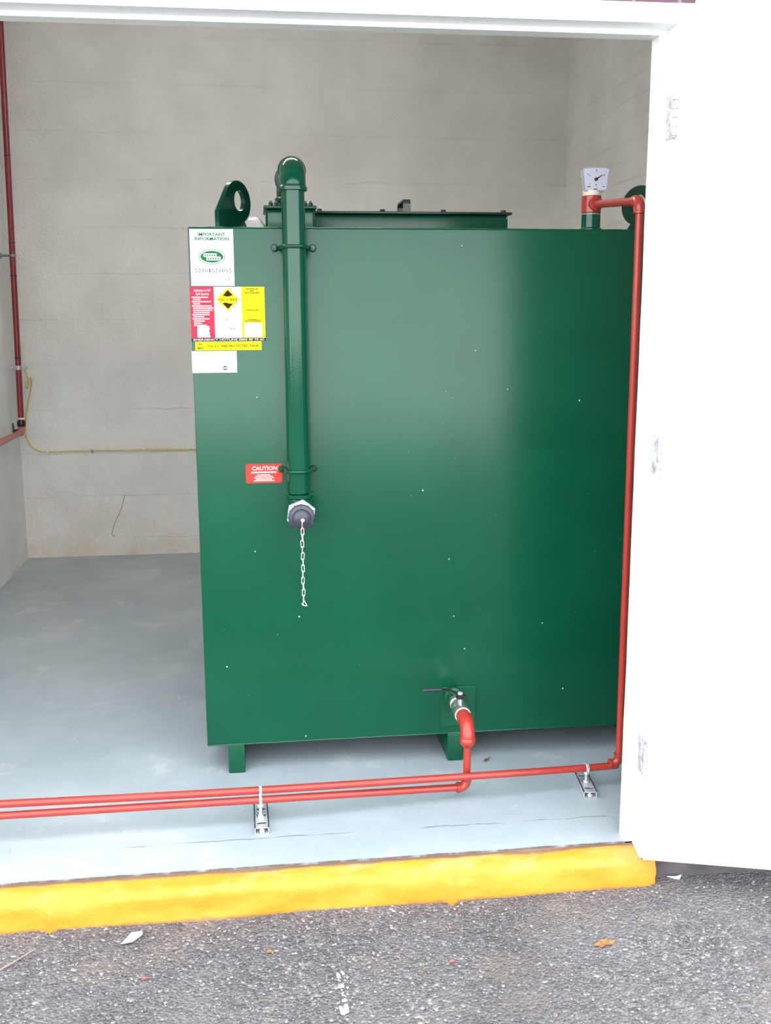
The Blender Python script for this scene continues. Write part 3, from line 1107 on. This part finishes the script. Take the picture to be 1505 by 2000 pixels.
prt('lettering', b, M['ink_pink'], st)

# ------------------------------------------------------------------ chain on the filler cap
chain = thing('safety_chain', 'thin pale metal chain hanging from the dark filler cap', 'chain', (CX, PY - 0.108, 0.60))
YCH = PY - 0.111
b = B()
tube(b, [(CX, PY - 0.100, CZ - 0.002), (CX, PY - 0.112, CZ - 0.002)], 0.0032, 10)
lathe(b, [(0, 0), (0.0055, 0), (0.0055, 0.0025), (0, 0.004)], (CX + 0.002, PY - 0.110, CZ - 0.002), (0, -1, 0), 14)
obj('rivet', b, M['steel_pale'], chain)


def link_bm(c, L_, W_, r_, rot):
    b = B()
    n = 20
    pts = []
    s_ = L_ / 2 - W_ / 2
    for i in range(n):
        a = 2 * pi * i / n
        x = W_ / 2 * cos(a)
        z = W_ / 2 * sin(a) + (s_ if sin(a) >= 0 else -s_)
        pts.append(Vector((x, 0, z)))
    mt_ = Matrix.Translation(c) @ Matrix.Rotation(rot[1], 4, 'Y') @ Matrix.Rotation(rot[0], 4, 'Z')
    pts = [mt_ @ p for p in pts]
    rings = []
    for i in range(n):
        t = (pts[(i + 1) % n] - pts[i - 1]).normalized()
        nn = (mt_.to_3x3() @ Vector((0, 1, 0))).normalized()
        bb = t.cross(nn)
        rings.append([b.verts.new(pts[i] + r_ * (cos(2 * pi * j / 8) * nn + sin(2 * pi * j / 8) * bb)) for j in range(8)])
    for i in range(n):
        a_, c_ = rings[i], rings[(i + 1) % n]
        for j in range(8):
            b.faces.new((a_[j], a_[(j + 1) % 8], c_[(j + 1) % 8], c_[j]))
    return b


zc = CZ - 0.006
for i in range(13):
    Lk = 0.0225
    zc_c = zc - Lk / 2
    ang = (radians(12) if i % 2 else radians(78)) + random.uniform(-0.2, 0.2)
    b = link_bm(Vector((CX + 0.0008 * sin(i * 1.3), YCH, zc_c)), Lk, 0.0082, 0.00115, (ang, random.uniform(-0.05, 0.05)))
    obj('link', b, M['steel_pale'], chain)
    zc -= Lk - 0.0040
b = B()
tube(b, smooth_path([(CX, YCH, zc + 0.004), (CX + 0.004, YCH, zc - 0.004), (CX + 0.009, YCH, zc - 0.013), (CX + 0.008, YCH, zc - 0.0155), (CX, YCH, zc - 0.0135), (CX - 0.003, YCH, zc - 0.012)], 5), 0.0014, 8)
lathe(b, [(0, -0.0035), (0.003, -0.002), (0.0035, 0), (0.003, 0.002), (0, 0.0035)], (CX - 0.003, YCH, zc - 0.009), (0, 1, 0), 12)
obj('end_hook', b, M['steel_pale'], chain)

# ------------------------------------------------------------------ red supply pipe from the gauge tee
RP = 0.0112
gz = 1.7705
sup = thing('oil_pipe', 'long red oil pipe dropping in front of the tank from the gauge tee', 'pipe', (1.085, 0.33, 0.0))
b = B()
lathe(b, [(0, -0.0255), (0.0275, -0.0255), (0.0295, -0.024), (0.0295, 0.024), (0.0275, 0.0255), (0, 0.0255)], (GX, GY, gz), (0, 0, 1), 28)
lathe(b, [(0, 0), (0.021, 0), (0.021, 0.036), (0.018, 0.040), (0, 0.040)], (GX + 0.002, GY, gz), (0.07, -1, 0), 24)
obj('tee', b, M['red'], sup)
ETOP = Vector((1.061, 0.28, 1.7465))
EBOT = Vector((1.085, 0.33, 0.080))
TEE = Vector((GX, GY, gz))
dbr = (ETOP - TEE).normalized()
drs = (EBOT - ETOP).normalized()
L1 = [Vector((0.9826, 0.33, 0.0685)), Vector((-0.0152, 0.236, 0.1045)), Vector((-0.75, 0.215, 0.1195)), Vector((-1.384, 0.19, 0.138))]
drn = (L1[0] - EBOT).normalized()
b = B(); tube(b, [TEE + dbr * 0.03, ETOP - dbr * 0.02], RP, 20); obj('branch_pipe', b, M['red'], sup)
b = B(); elbow(b, ETOP, -dbr, drs, 0.0148, 0.024, 0.009, 1.12); obj('pipe_elbow', b, M['red'], sup)
b = B(); tube(b, [ETOP + drs * 0.02, EBOT - drs * 0.02], RP, 20); obj('drop_pipe', b, M['red'], sup)
b = B(); elbow(b, EBOT, -drs, drn, 0.0142, 0.022, 0.009, 1.14); obj('pipe_elbow', b, M['red'], sup)
b = B(); tube(b, smooth_path([EBOT + drn * 0.02] + L1, 12), RP * 0.96, 20); obj('floor_pipe', b, M['red'], sup)
b = B(); ring(b, (GX, GY, gz - 0.0285), (0, 0, 1), 0.020, 0.0288, 0.005); obj('thread_tape', b, M['tape'], sup, label='white thread tape')

# tank gauge on the tee
gau = thing('tank_gauge', 'small pale contents gauge with a tapered dial on the red tee', 'gauge', (GX, GY, gz + 0.026))
b = B()
lathe(b, [(0, 0), (0.0285, 0), (0.029, 0.003), (0.026, 0.004), (0.027, 0.012), (0.026, 0.015), (0, 0.015)], (GX - 0.0005, GY, gz + 0.0256), (0, 0, 1), 28)
obj('socket', b, M['cream'], gau)
gm = Matrix.Translation((GX + 0.0065, GY - 0.012, 1.8425)) @ Matrix.Rotation(radians(-9), 4, 'Z')


def trap(bm, wt, wb, h, y0, y1, r_=0.006, bulge=0.002):
    pts = []
    cs_ = [(wt / 2, h / 2, 0), (-wt / 2, h / 2, 90), (-wb / 2, -h / 2, 180), (wb / 2, -h / 2, 270)]
    for i, (x, z, a0) in enumerate(cs_):
        qx = 1 if x > 0 else -1
        qz = 1 if z > 0 else -1
        for t in range(5):
            a = radians(a0 + 90 * t / 4)
            pts.append((x - qx * r_ + r_ * cos(a), z - qz * r_ + r_ * sin(a)))
        if i == 0:
            for t in range(1, 6):
                u_ = t / 6
                pts.append(((wt / 2 - r_) * (1 - 2 * u_), h / 2 + bulge * sin(pi * u_)))
    a_ = [bm.verts.new(gm @ Vector((x, y0, z))) for x, z in pts]
    c_ = [bm.verts.new(gm @ Vector((x, y1, z))) for x, z in pts]
    bm.faces.new(a_); bm.faces.new(c_)
    for i in range(len(pts)):
        j = (i + 1) % len(pts)
        bm.faces.new((a_[i], a_[j], c_[j], c_[i]))


b = B(); trap(b, 0.086, 0.070, 0.0705, -0.012, -0.004)
obj('bezel', b, M['gauge_case'], gau)
b = B(); trap(b, 0.083, 0.067, 0.066, -0.0045, 0.026)
obj('housing', b, M['gauge_body'], gau)
b = B(); trap(b, 0.0775, 0.0615, 0.062, -0.0126, -0.010, 0.004)
obj('dial', b, M['gauge_face'], gau)
b = B()


def dial_quad(x0, z0, x1, z1, w_):
    p, q = Vector((x0, -0.0131, z0)), Vector((x1, -0.0131, z1))
    d = (q - p).normalized()
    s_ = Vector((-d.z, 0, d.x)) * (w_ / 2)
    b.faces.new([b.verts.new(gm @ v_) for v_ in (p - s_, q - s_, q + s_, p + s_)])


for a in (90, 150, 30, 218, 322):
    ca, sa = cos(radians(a)), sin(radians(a))
    dial_quad(0.0205 * ca, 0.0205 * sa, 0.0255 * ca, 0.0255 * sa, 0.0013)
dial_quad(0, 0.0255, 0, 0.0285, 0.0022)
for x0, z0, x1, z1, w_ in ((-0.0265, -0.0215, -0.0165, -0.0215, 0.0028), (0.0205, -0.0215, 0.0265, -0.0215, 0.0026), (-0.0065, -0.0285, 0.0055, -0.0285, 0.003), (-0.0015, -0.0165, 0.0025, -0.0165, 0.004), (0.0235, 0.0120, 0.0262, 0.0120, 0.003), (-0.0270, 0.0145, -0.0235, 0.0145, 0.0022)):
    dial_quad(x0, z0, x1, z1, w_)
obj('dial_marking', b, M['ink_grey'], gau, smooth=False)
b = B()
pv = gm @ Vector((0, -0.0145, 0))
tp = gm @ Vector((0.0165, -0.0145, 0.0115))
tube(b, [pv, tp], [0.0018, 0.0011], 8)
ring(b, pv, gm.to_3x3() @ Vector((0, 1, 0)), 0.0024, 0.0052, 0.003, 20)
obj('needle', b, M['ink_dark'], gau)
b = B(); ring(b, (GX, GY, gz + 0.0272), (0, 0, 1), 0.020, 0.0296, 0.004); obj('thread_tape', b, M['tape'], gau, label='white thread tape')

# ------------------------------------------------------------------ drain valve and lower red pipe
val = thing('ball_valve', 'nickel ball valve with a black lever at the foot of the tank', 'valve', (VX, 0.46, VZ))
b = B()
prof_v = [(0, 0), (0.0225, 0.0), (0.0235, 0.003), (0.0235, 0.020), (0.0205, 0.022), (0.0200, 0.026), (0.0235, 0.034), (0.0255, 0.044), (0.0235, 0.054), (0.0205, 0.062), (0.0240, 0.064), (0.0250, 0.067), (0.0250, 0.086), (0.0235, 0.089), (0.0, 0.089)]
lathe(b, [(r_, h_ * 1.28) for r_, h_ in prof_v], (VX, TY - 0.0635, VZ), (0, -1, 0), 20)
tube(b, [(VX, 0.448, VZ + 0.02), (VX, 0.448, VZ + 0.040)], 0.010, 14)
obj('valve_body', b, M['nickel'], val)
b = B()
ring(b, (VX, TY - 0.180, VZ), (0, 1, 0), 0.018, 0.0248, 0.0045)
obj('thread_tape', b, M['tape'], val, label='white thread tape')
b = B()
lz = VZ + 0.046
hub = Vector((VX, 0.448, lz))
lv = [hub + Vector(v_) for v_ in ((0.016, -0.004, -0.002), (0.0, 0.0, 0.002), (-0.014, 0.006, 0.006), (-0.030, 0.012, 0.013), (-0.045, 0.014, 0.016), (-0.112, 0.014, 0.0165))]
for p, q in zip(lv, lv[1:]):
    d = (q - p).normalized()
    w_ = Vector((0, 1, 0))
    nn = d.cross(w_).normalized()
    w_ = nn.cross(d)
    ww = 0.0105 if p.x > hub.x - 0.03 else 0.0075
    prism(b, [(-ww, -0.0018), (ww, -0.0018), (ww, 0.0018), (-ww, 0.0018)], p - d * 0.001, w_, nn, d, (q - p).length + 0.002)
lathe(b, [(0, -0.008), (0.0135, -0.008), (0.0135, 0.002), (0, 0.002)], hub, (0, 0, 1), 16)
lev = obj('lever', b, M['black_metal'], val, label='black lever handle')
b = B()
tube(b, [lv[-2] + Vector((-0.012, 0, 0)), lv[-1] + Vector((-0.003, 0, 0))], [0.0048, 0.0052], 12)
obj('grip', b, M['black_rubber'], lev)
b = B(); hexa(b, hub + Vector((0, 0, 0.003)), (0, 0, 1), 0.0085, 0.008); obj('nut', b, M['zinc'], val)

dr_ = thing('drain_pipe', 'short red pipe from the drain valve, running in front of the longer pipe', 'pipe', (0.604, 0.305, 0.0))
DC = Vector((VX, 0.325, VZ))
DB = Vector((0.604, 0.318, 0.036))
ddn = (DB - DC).normalized()
L2 = [Vector((-0.0158, 0.236, 0.0748)), Vector((-0.75, 0.215, 0.0845)), Vector((-1.384, 0.19, 0.096))]
dl = (L2[0] - DB).normalized()
b = B()
tube(b, [(VX, 0.402, VZ), (VX, 0.368, VZ)], 0.0225, 24)
elbow(b, DC, (0, 1, 0), ddn, 0.0222, 0.040, 0.013, 1.10)
p_ = DC + ddn * 0.052
lathe(b, [(0.0, 0), (0.0235, 0), (0.0235, 0.004), (0.0150, 0.016), (0.0125, 0.018), (0, 0.018)], p_, ddn, 24)
obj('pipe_elbow', b, M['red'], dr_)
b = B(); tube(b, [DC + ddn * 0.066, DB - ddn * 0.02], RP * 1.02, 20); obj('drop_pipe', b, M['red'], dr_)
b = B(); elbow(b, DB, -ddn, dl, 0.0142, 0.022, 0.009, 1.14); obj('pipe_elbow', b, M['red'], dr_)
b = B(); tube(b, smooth_path([DB + dl * 0.02] + L2, 12), RP * 0.96, 20); obj('floor_pipe', b, M['red'], dr_)


# ------------------------------------------------------------------ pipe brackets on the floor
def bracket(label, c, rot, length, stud_xy, rings):
    t = thing('pipe_bracket', label, 'pipe bracket', (c[0], c[1], 0), 'pipe brackets on the floor')
    W_, Hh, th = 0.041, 0.021, 0.0028
    mt_ = Matrix.Translation((c[0], c[1], 0)) @ Matrix.Rotation(rot, 4, 'Z')
    b = B()
    hl = length / 2
    box(b, -W_ / 2, -W_ / 2 + th, -hl, hl, 0, Hh, mtx=mt_)
    box(b, W_ / 2 - th, W_ / 2, -hl, hl, 0, Hh, mtx=mt_)
    sw = 0.0125
    for sx in (-1, 1):
        x0, x1 = sorted((sx * W_ / 2, sx * sw))
        box(b, x0, x1, -hl, hl, Hh - th, Hh, mtx=mt_)
    slots = [(-hl + 0.022, -hl + 0.034), (-hl + 0.068, -hl + 0.083), (-hl + 0.108, -hl + 0.122)]
    ys_ = [-hl] + [v for s_ in slots for v in s_] + [hl]
    for y0, y1 in zip(ys_[::2], ys_[1::2]):
        box(b, -sw, sw, y0, y1, Hh - th, Hh, mtx=mt_)
    for sx in (-1, 1):
        x0, x1 = sorted((sx * W_ / 2, sx * (W_ / 2 - 0.011)))
        box(b, x0, x1, -hl, hl, 0.0, th, mtx=mt_)
    obj('strut_channel', b, M['zinc'], t, smooth=False)
    b = B()
    hexa(b, mt_ @ Vector((0, -hl + 0.012, 0.0005)), (0, 0, 1), 0.0085, 0.009)
    tube(b, [mt_ @ Vector((0, -hl + 0.012, 0.0)), mt_ @ Vector((0, -hl + 0.012, 0.017))], 0.004, 10)
    obj('fixing_bolt', b, M['steel_pale'], t)
    sx_, sy_ = stud_xy
    ztop = rings[0][2] - 0.013
    b = B(); tube(b, [(sx_, sy_, 0.012), (sx_, sy_, ztop)], 0.0046, 12)
    hexa(b, (sx_, sy_, Hh), (0, 0, 1), 0.0095, 0.007)
    hexa(b, (sx_, sy_, max(Hh + 0.008, ztop - 0.008)), (0, 0, 1), 0.0088, 0.009)
    obj('stud', b, M['zinc'], t)
    for (x, y, z, ax) in rings:
        b = B()
        ring(b, (x, y, z), ax, RP + 0.0002, RP + 0.0034, 0.0085, 28)
        nn = Vector(ax).normalized().cross(Vector((0, 0, 1)))
        for sg in (-1, 1):
            q = Vector((x, y, z)) + nn * sg * (RP + 0.006)
            tube(b, [q + Vector((0, 0, -0.007)), q + Vector((0, 0, 0.008))], 0.0028, 10)
            lathe(b, [(0, 0), (0.0042, 0), (0.0042, 0.002), (0, 0.0032)], q + Vector((0, 0, 0.007)), (0, 0, 1), 10)
        obj('pipe_ring', b, M['zinc'], t)
    if len(rings) > 1:
        b = B()
        tube(b, [(rings[0][0], rings[0][1], rings[0][2] + RP), (rings[1][0], rings[1][1], rings[1][2] - RP)], 0.0052, 12)
        obj('spacer', b, M['zinc'], t)


bracket('zinc bracket left, two pipe rings stacked over a slotted strut', (-0.0145, 0.2525), radians(1), 0.158, (-0.0158, 0.236),
        [(-0.0158, 0.236, 0.0748, (1, 0.1, -0.03)), (-0.0152, 0.236, 0.1045, (1, 0.09, -0.03))])
bracket('zinc bracket right, one pipe ring over a skewed slotted strut', (0.9835, 0.340), radians(-6), 0.150, (0.9825, 0.331),
        [(0.9826, 0.33, 0.0685, (1, 0.09, -0.03))])

# ------------------------------------------------------------------ wall pipe and earth cable, left back corner
wp = thing('wall_pipe', 'dark red vertical pipe in the left back corner with a pale horizontal leg', 'pipe', (-1.333, 3.6, 0.78))
PB, PT = Vector((-1.3335, 3.6, 0.800)), Vector((-1.296, 3.6, ZC))
RW = 0.0165
b = B(); tube(b, [PB + Vector((0, 0, 0.02)), PT], RW, 16)
obj('riser_pipe', b, M['red_wall'], wp)
u_ = (PT - PB).normalized()
for z in (2.304, 1.84, 1.66, 1.205):
    b = B()
    p = PB + u_ * ((z - PB.z) / u_.z)
    ring(b, p, u_, RW - 0.001, RW + 0.0014, 0.007, 20)
    obj('tape_band', b, M['black_metal'], wp, label='thin black band')
b = B(); elbow(b, (PB.x, 3.6, 0.785), (0, 0, 1), (0, -1, 0), 0.0185, 0.026, 0.010, 1.15)
obj('pipe_elbow', b, M['lit_pink_red'], wp)
b = B(); tube(b, [(PB.x, 3.58, 0.785), (-1.337, 0.07, 0.790)], RW, 16)
obj('horizontal_pipe', b, M['lit_pink_red'], wp, label='red pipe coloured pinker for the stronger light on it')
b = B(); ring(b, PB + u_ * 0.062, u_, RW - 0.001, RW + 0.0022, 0.010, 20); obj('white_tape', b, M['tape'], wp, label='white thread tape')
# clip to the wall
b = B()
p = PB + u_ * ((1.771 - PB.z) / u_.z)
ring(b, p, u_, RW, RW + 0.004, 0.014, 20)
tube(b, [(XL, p.y, p.z), (p.x - RW, p.y, p.z)], 0.006, 10)
lathe(b, [(0, 0), (0.016, 0), (0.016, 0.006), (0.009, 0.009), (0, 0.009)], (XL, p.y, p.z), (1, 0, 0), 16)
obj('wall_clip', b, M['zinc_dark'], wp)
iv = thing('isolating_valve', 'small black lever valve at the foot of the wall pipe', 'valve', (PB.x, 3.6, 0.82))
b = B()
lathe(b, [(RW, -0.016), (RW + 0.006, -0.016), (RW + 0.008, -0.008), (RW + 0.008, 0.008), (RW + 0.006, 0.016), (RW, 0.016), (RW, -0.016)], PB + u_ * 0.033, u_, 16)
obj('valve_body', b, M['black_metal'], iv)
b = B()
tube(b, [(PB.x - 0.01, 3.578, 0.80), (XL + 0.012, 3.574, 0.792)], 0.0075, 10)
tube(b, [(XL + 0.013, 3.574, 0.785), (XL + 0.011, 3.574, 0.838)], [0.0065, 0.004], 10)
obj('lever', b, M['black_metal'], iv)

ec = thing('earth_clamp', 'silver earth clamp around the dark red wall pipe', 'clamp', (-1.32, 3.6, 1.15))
b = B()
p = PB + u_ * ((1.151 - PB.z) / u_.z)
ring(b, p, u_, RW + 0.0002, RW + 0.004, 0.024, 20)
box(b, p.x - 0.048, p.x - RW, p.y - 0.004, p.y + 0.004, p.z - 0.007, p.z + 0.007, 0.002, 1)
box(b, p.x + RW, p.x + 0.05, p.y - 0.006, p.y + 0.006, p.z - 0.010, p.z + 0.012, 0.003, 1)
obj('clamp_band', b, M['zinc'], ec)
b = B(); hexa(b, (p.x + 0.036, p.y - 0.006, p.z + 0.002), (0, -1, 0), 0.009, 0.010); obj('clamp_screw', b, M['zinc'], ec)

cb = thing('earth_cable', 'yellow green earth cable clipped along the back wall to the clamp', 'cable', (-1.30, YB - 0.005, 0.645))
b = B()
yk = YB - 0.0065
path = [(p.x + 0.034, 3.598, 1.140), (p.x + 0.042, 3.61, 1.10), (p.x + 0.045, 3.63, 1.062), (p.x + 0.030, 3.65, 1.030), (p.x + 0.020, 3.66, 1.050), (p.x + 0.044, 3.69, 1.085), (-1.292, 3.735, 1.04),
        (-1.318, yk, 0.96), (-1.340, yk, 0.86), (-1.349, yk, 0.76), (-1.328, yk, 0.692), (-1.288, yk, 0.657), (-1.238, yk, 0.6445), (-1.10, yk, 0.6455), (-0.972, yk, 0.648),
        (-0.80, yk, 0.646), (-0.672, yk, 0.6475), (-0.38, yk, 0.643), (0.3, yk, 0.642), (1.2, yk, 0.642)]
tube(b, smooth_path(path, 8), 0.0048, 10)
obj('sheath', b, M['cable'], cb)
for x, z, mt_ in ((-1.232, 0.6445, 'tape'), (-0.972, 0.648, 'grey_clip'), (-0.672, 0.6475, 'tape')):
    b = B()
    ring(b, (x, yk, z), (1, 0, 0), 0.0057, 0.0085, 0.010, 16)
    box(b, x - 0.004, x + 0.004, yk - 0.003, YB, z - 0.020, z - 0.005, 0.001, 1)
    obj('cable_clip', b, M[mt_], cb)

# pencil mark on the back wall
b = B()
pm = smooth_path([(-0.797, YB - 0.0008, 0.372), (-0.808, YB - 0.0008, 0.33), (-0.832, YB - 0.0008, 0.262), (-0.858, YB - 0.0008, 0.215), (-0.874, YB - 0.0008, 0.172), (-0.884, YB - 0.0008, 0.13), (-0.866, YB - 0.0008, 0.118)], 6)
tube(b, pm, 0.0014, 6)
obj('pencil_mark', b, M['ink_dark'], wb_, label='thin wavy dark line drawn on the wall')

# crumpled film on the tank top
b = B()
N = 22
G = [[None] * (N + 1) for _ in range(N + 1)]
for i in range(N + 1):
    for j in range(N + 1):
        x = -0.140 + 0.200 * i / N
        y = 0.76 + 0.22 * j / N
        edge = min(i, j, N - i, N - j) / N
        z = TZ1 + 0.002 + min(1, edge * 5) * (0.018 + 0.040 * (i / N) + 0.012 * noise.noise(Vector((x * 16, y * 16, 1))) + 0.006 * noise.noise(Vector((x * 45, y * 45, 2))))
        G[i][j] = b.verts.new((x + 0.008 * noise.noise(Vector((y * 30, 0, 0))), y, max(TZ1 + 0.001, z)))
for i in range(N):
    for j in range(N):
        b.faces.new((G[i][j], G[i + 1][j], G[i + 1][j + 1], G[i][j + 1]))
solo('plastic_film', b, M['film'], 'crumpled pale plastic film lying on the tank top behind the lug', 'plastic film', (-0.03, 0.87, TZ1), angle=80)

# ------------------------------------------------------------------ litter and stones
def flake(name, mat, label, cat, x, y, pts, lift=0.004, z0=GZ, rot=0.0):
    """small bent sheet with thickness lying on the ground"""
    b = B()
    c_, s_ = cos(rot), sin(rot)
    up_ = []
    lo_ = []
    for i, (px, py) in enumerate(pts):
        h = 0.0035 + lift * (0.5 + 0.5 * sin(i * 2.3))
        X_, Y_ = x + px * c_ - py * s_, y + px * s_ + py * c_
        lo_.append(b.verts.new((X_, Y_, z0 + h)))
        up_.append(b.verts.new((X_, Y_, z0 + h + 0.0012)))
    cl = b.verts.new((x, y, z0 + 0.002))
    cu_ = b.verts.new((x, y, z0 + 0.0035))
    n = len(pts)
    for i in range(n):
        j = (i + 1) % n
        b.faces.new((cu_, up_[i], up_[j]))
        b.faces.new((cl, lo_[j], lo_[i]))
        b.faces.new((lo_[i], lo_[j], up_[j], up_[i]))
    return solo(name, b, mat, label, cat, (x, y, z0), angle=25)


flake('paper_scrap', M['paper'], 'folded scrap of white paper lying on the asphalt by the kerb', 'paper', -0.343, -0.139,
      [(-0.024, -0.022), (0.004, -0.020), (0.024, 0.016), (0.022, 0.024), (-0.004, 0.022), (-0.016, 0.0)], 0.006)
flake('plastic_shard', M['paper'], 'white plastic shard on the ground at the kerb end under the door', 'litter', 1.118, -0.045,
      [(-0.02, 0.006), (-0.004, -0.007), (0.012, -0.007), (0.022, 0.005), (0.006, 0.001)], 0.008)
flake('fallen_leaf', M['leaf_orange'], 'small orange leaf on the asphalt, left of the white splash', 'leaf', 0.0, -0.238,
      [(-0.011, 0.0), (-0.004, 0.004), (0.009, 0.003), (0.013, 0.0), (0.006, -0.003), (-0.005, -0.004)], 0.003)
flake('fallen_leaf', M['leaf_orange'], 'broad crumbled rusty leaf on the asphalt below the door edge', 'leaf', 0.826, -0.313,
      [(-0.03, -0.006), (-0.014, 0.004), (-0.004, 0.018), (0.010, 0.010), (0.028, 0.006), (0.020, -0.006), (0.004, -0.010), (-0.012, -0.014)], 0.005)
flake('fallen_leaf', M['leaf_brown'], 'curled brown leaf on the blue floor beside the drain pipe', 'leaf', 0.722, 0.566,
      [(-0.013, -0.012), (-0.004, 0.0), (0.006, 0.012), (0.016, 0.014), (0.008, 0.0), (-0.002, -0.010)], 0.008, z0=0.0)
for x, y, lab in ((-0.295, -0.305, 'small red scrap on the asphalt below the white paper'), (0.437, -0.335, 'pinkish red scrap on the asphalt right of the white splash')):
    flake('red_scrap', M['red_bit'], lab, 'litter', x, y, [(-0.009, -0.002), (-0.002, 0.004), (0.009, 0.002), (0.006, -0.004)], 0.003, rot=random.random())
b = B()
tube(b, [(-0.66, -0.245, GZ + 0.005), (-0.62, -0.205, GZ + 0.006), (-0.575, -0.150, GZ + 0.005)], [0.0028, 0.0024, 0.0018], 8)
solo('twig', b, M['twig'], 'thin grey twig on the asphalt at the left edge', 'twig', (-0.62, -0.2, GZ))
b = B()
rs_ = random.Random(5)
blobs = [(0.162, -0.478, 0.010), (0.168, -0.462, 0.006)]
for q in range(46):
    cy_ = rs_.uniform(-0.485, -0.335)
    blobs.append((0.163 + 0.012 * noise.noise(Vector((cy_ * 20, 0, 0))) + rs_.gauss(0, 0.010), cy_, rs_.choice((0.0018, 0.0026, 0.0035, 0.005))))
for cx_, cy_, rr in blobs:
    n = 12
    top_ = b.verts.new((cx_, cy_, GZ + 0.0046))
    rim = []
    for i in range(n):
        a = 2 * pi * i / n
        r_ = rr * (1 + 0.7 * noise.noise(Vector((cos(a) * 1.6 + cx_ * 190, sin(a) * 1.6, cy_ * 160))))
        rim.append(b.verts.new((cx_ + r_ * cos(a), cy_ + 1.2 * r_ * sin(a), GZ + 0.0012)))
    for i in range(n):
        b.faces.new((top_, rim[i], rim[(i + 1) % n]))
solo('white_splash', b, M['splash'], 'chalky white splash on the asphalt at the bottom of the photo', 'splash', (0.162, -0.43, GZ))

# loose stone chips, denser along the kerb
b = B()
rng = random.Random(11)
cnt = 0
while cnt < 5200:
    x = rng.uniform(-0.95, 1.35)
    y = -0.075 - abs(rng.gauss(0, 0.20)) if rng.random() < 0.55 else rng.uniform(-0.95, -0.075)
    if y < -1.0:
        continue
    r_ = rng.choice((0.0014, 0.0018, 0.0022, 0.0028, 0.0036)) * rng.uniform(0.8, 1.3)
    q = Matrix.Rotation(rng.uniform(0, 6.28), 3, 'Z') @ Matrix.Rotation(rng.uniform(0, 3.1), 3, 'X')
    vs = []
    for v_ in ((1, 0, 0), (-1, 0, 0), (0, 1, 0), (0, -1, 0), (0, 0, 1), (0, 0, -1)):
        w_ = q @ (Vector(v_) * rng.uniform(0.6, 1.15) * r_)
        vs.append(b.verts.new((x + w_.x * 1.15, y + w_.y, GZ + r_ * 0.45 + w_.z * 0.75)))
    for f_ in ((0, 2, 4), (2, 1, 4), (1, 3, 4), (3, 0, 4), (2, 0, 5), (1, 2, 5), (3, 1, 5), (0, 3, 5)):
        b.faces.new([vs[i] for i in f_])
    cnt += 1
chips = obj('stone_chips', b, M['stone'], smooth=False)
tag(chips, 'loose pale stone chips scattered over the asphalt along the kerb', 'stones', kind='stuff')
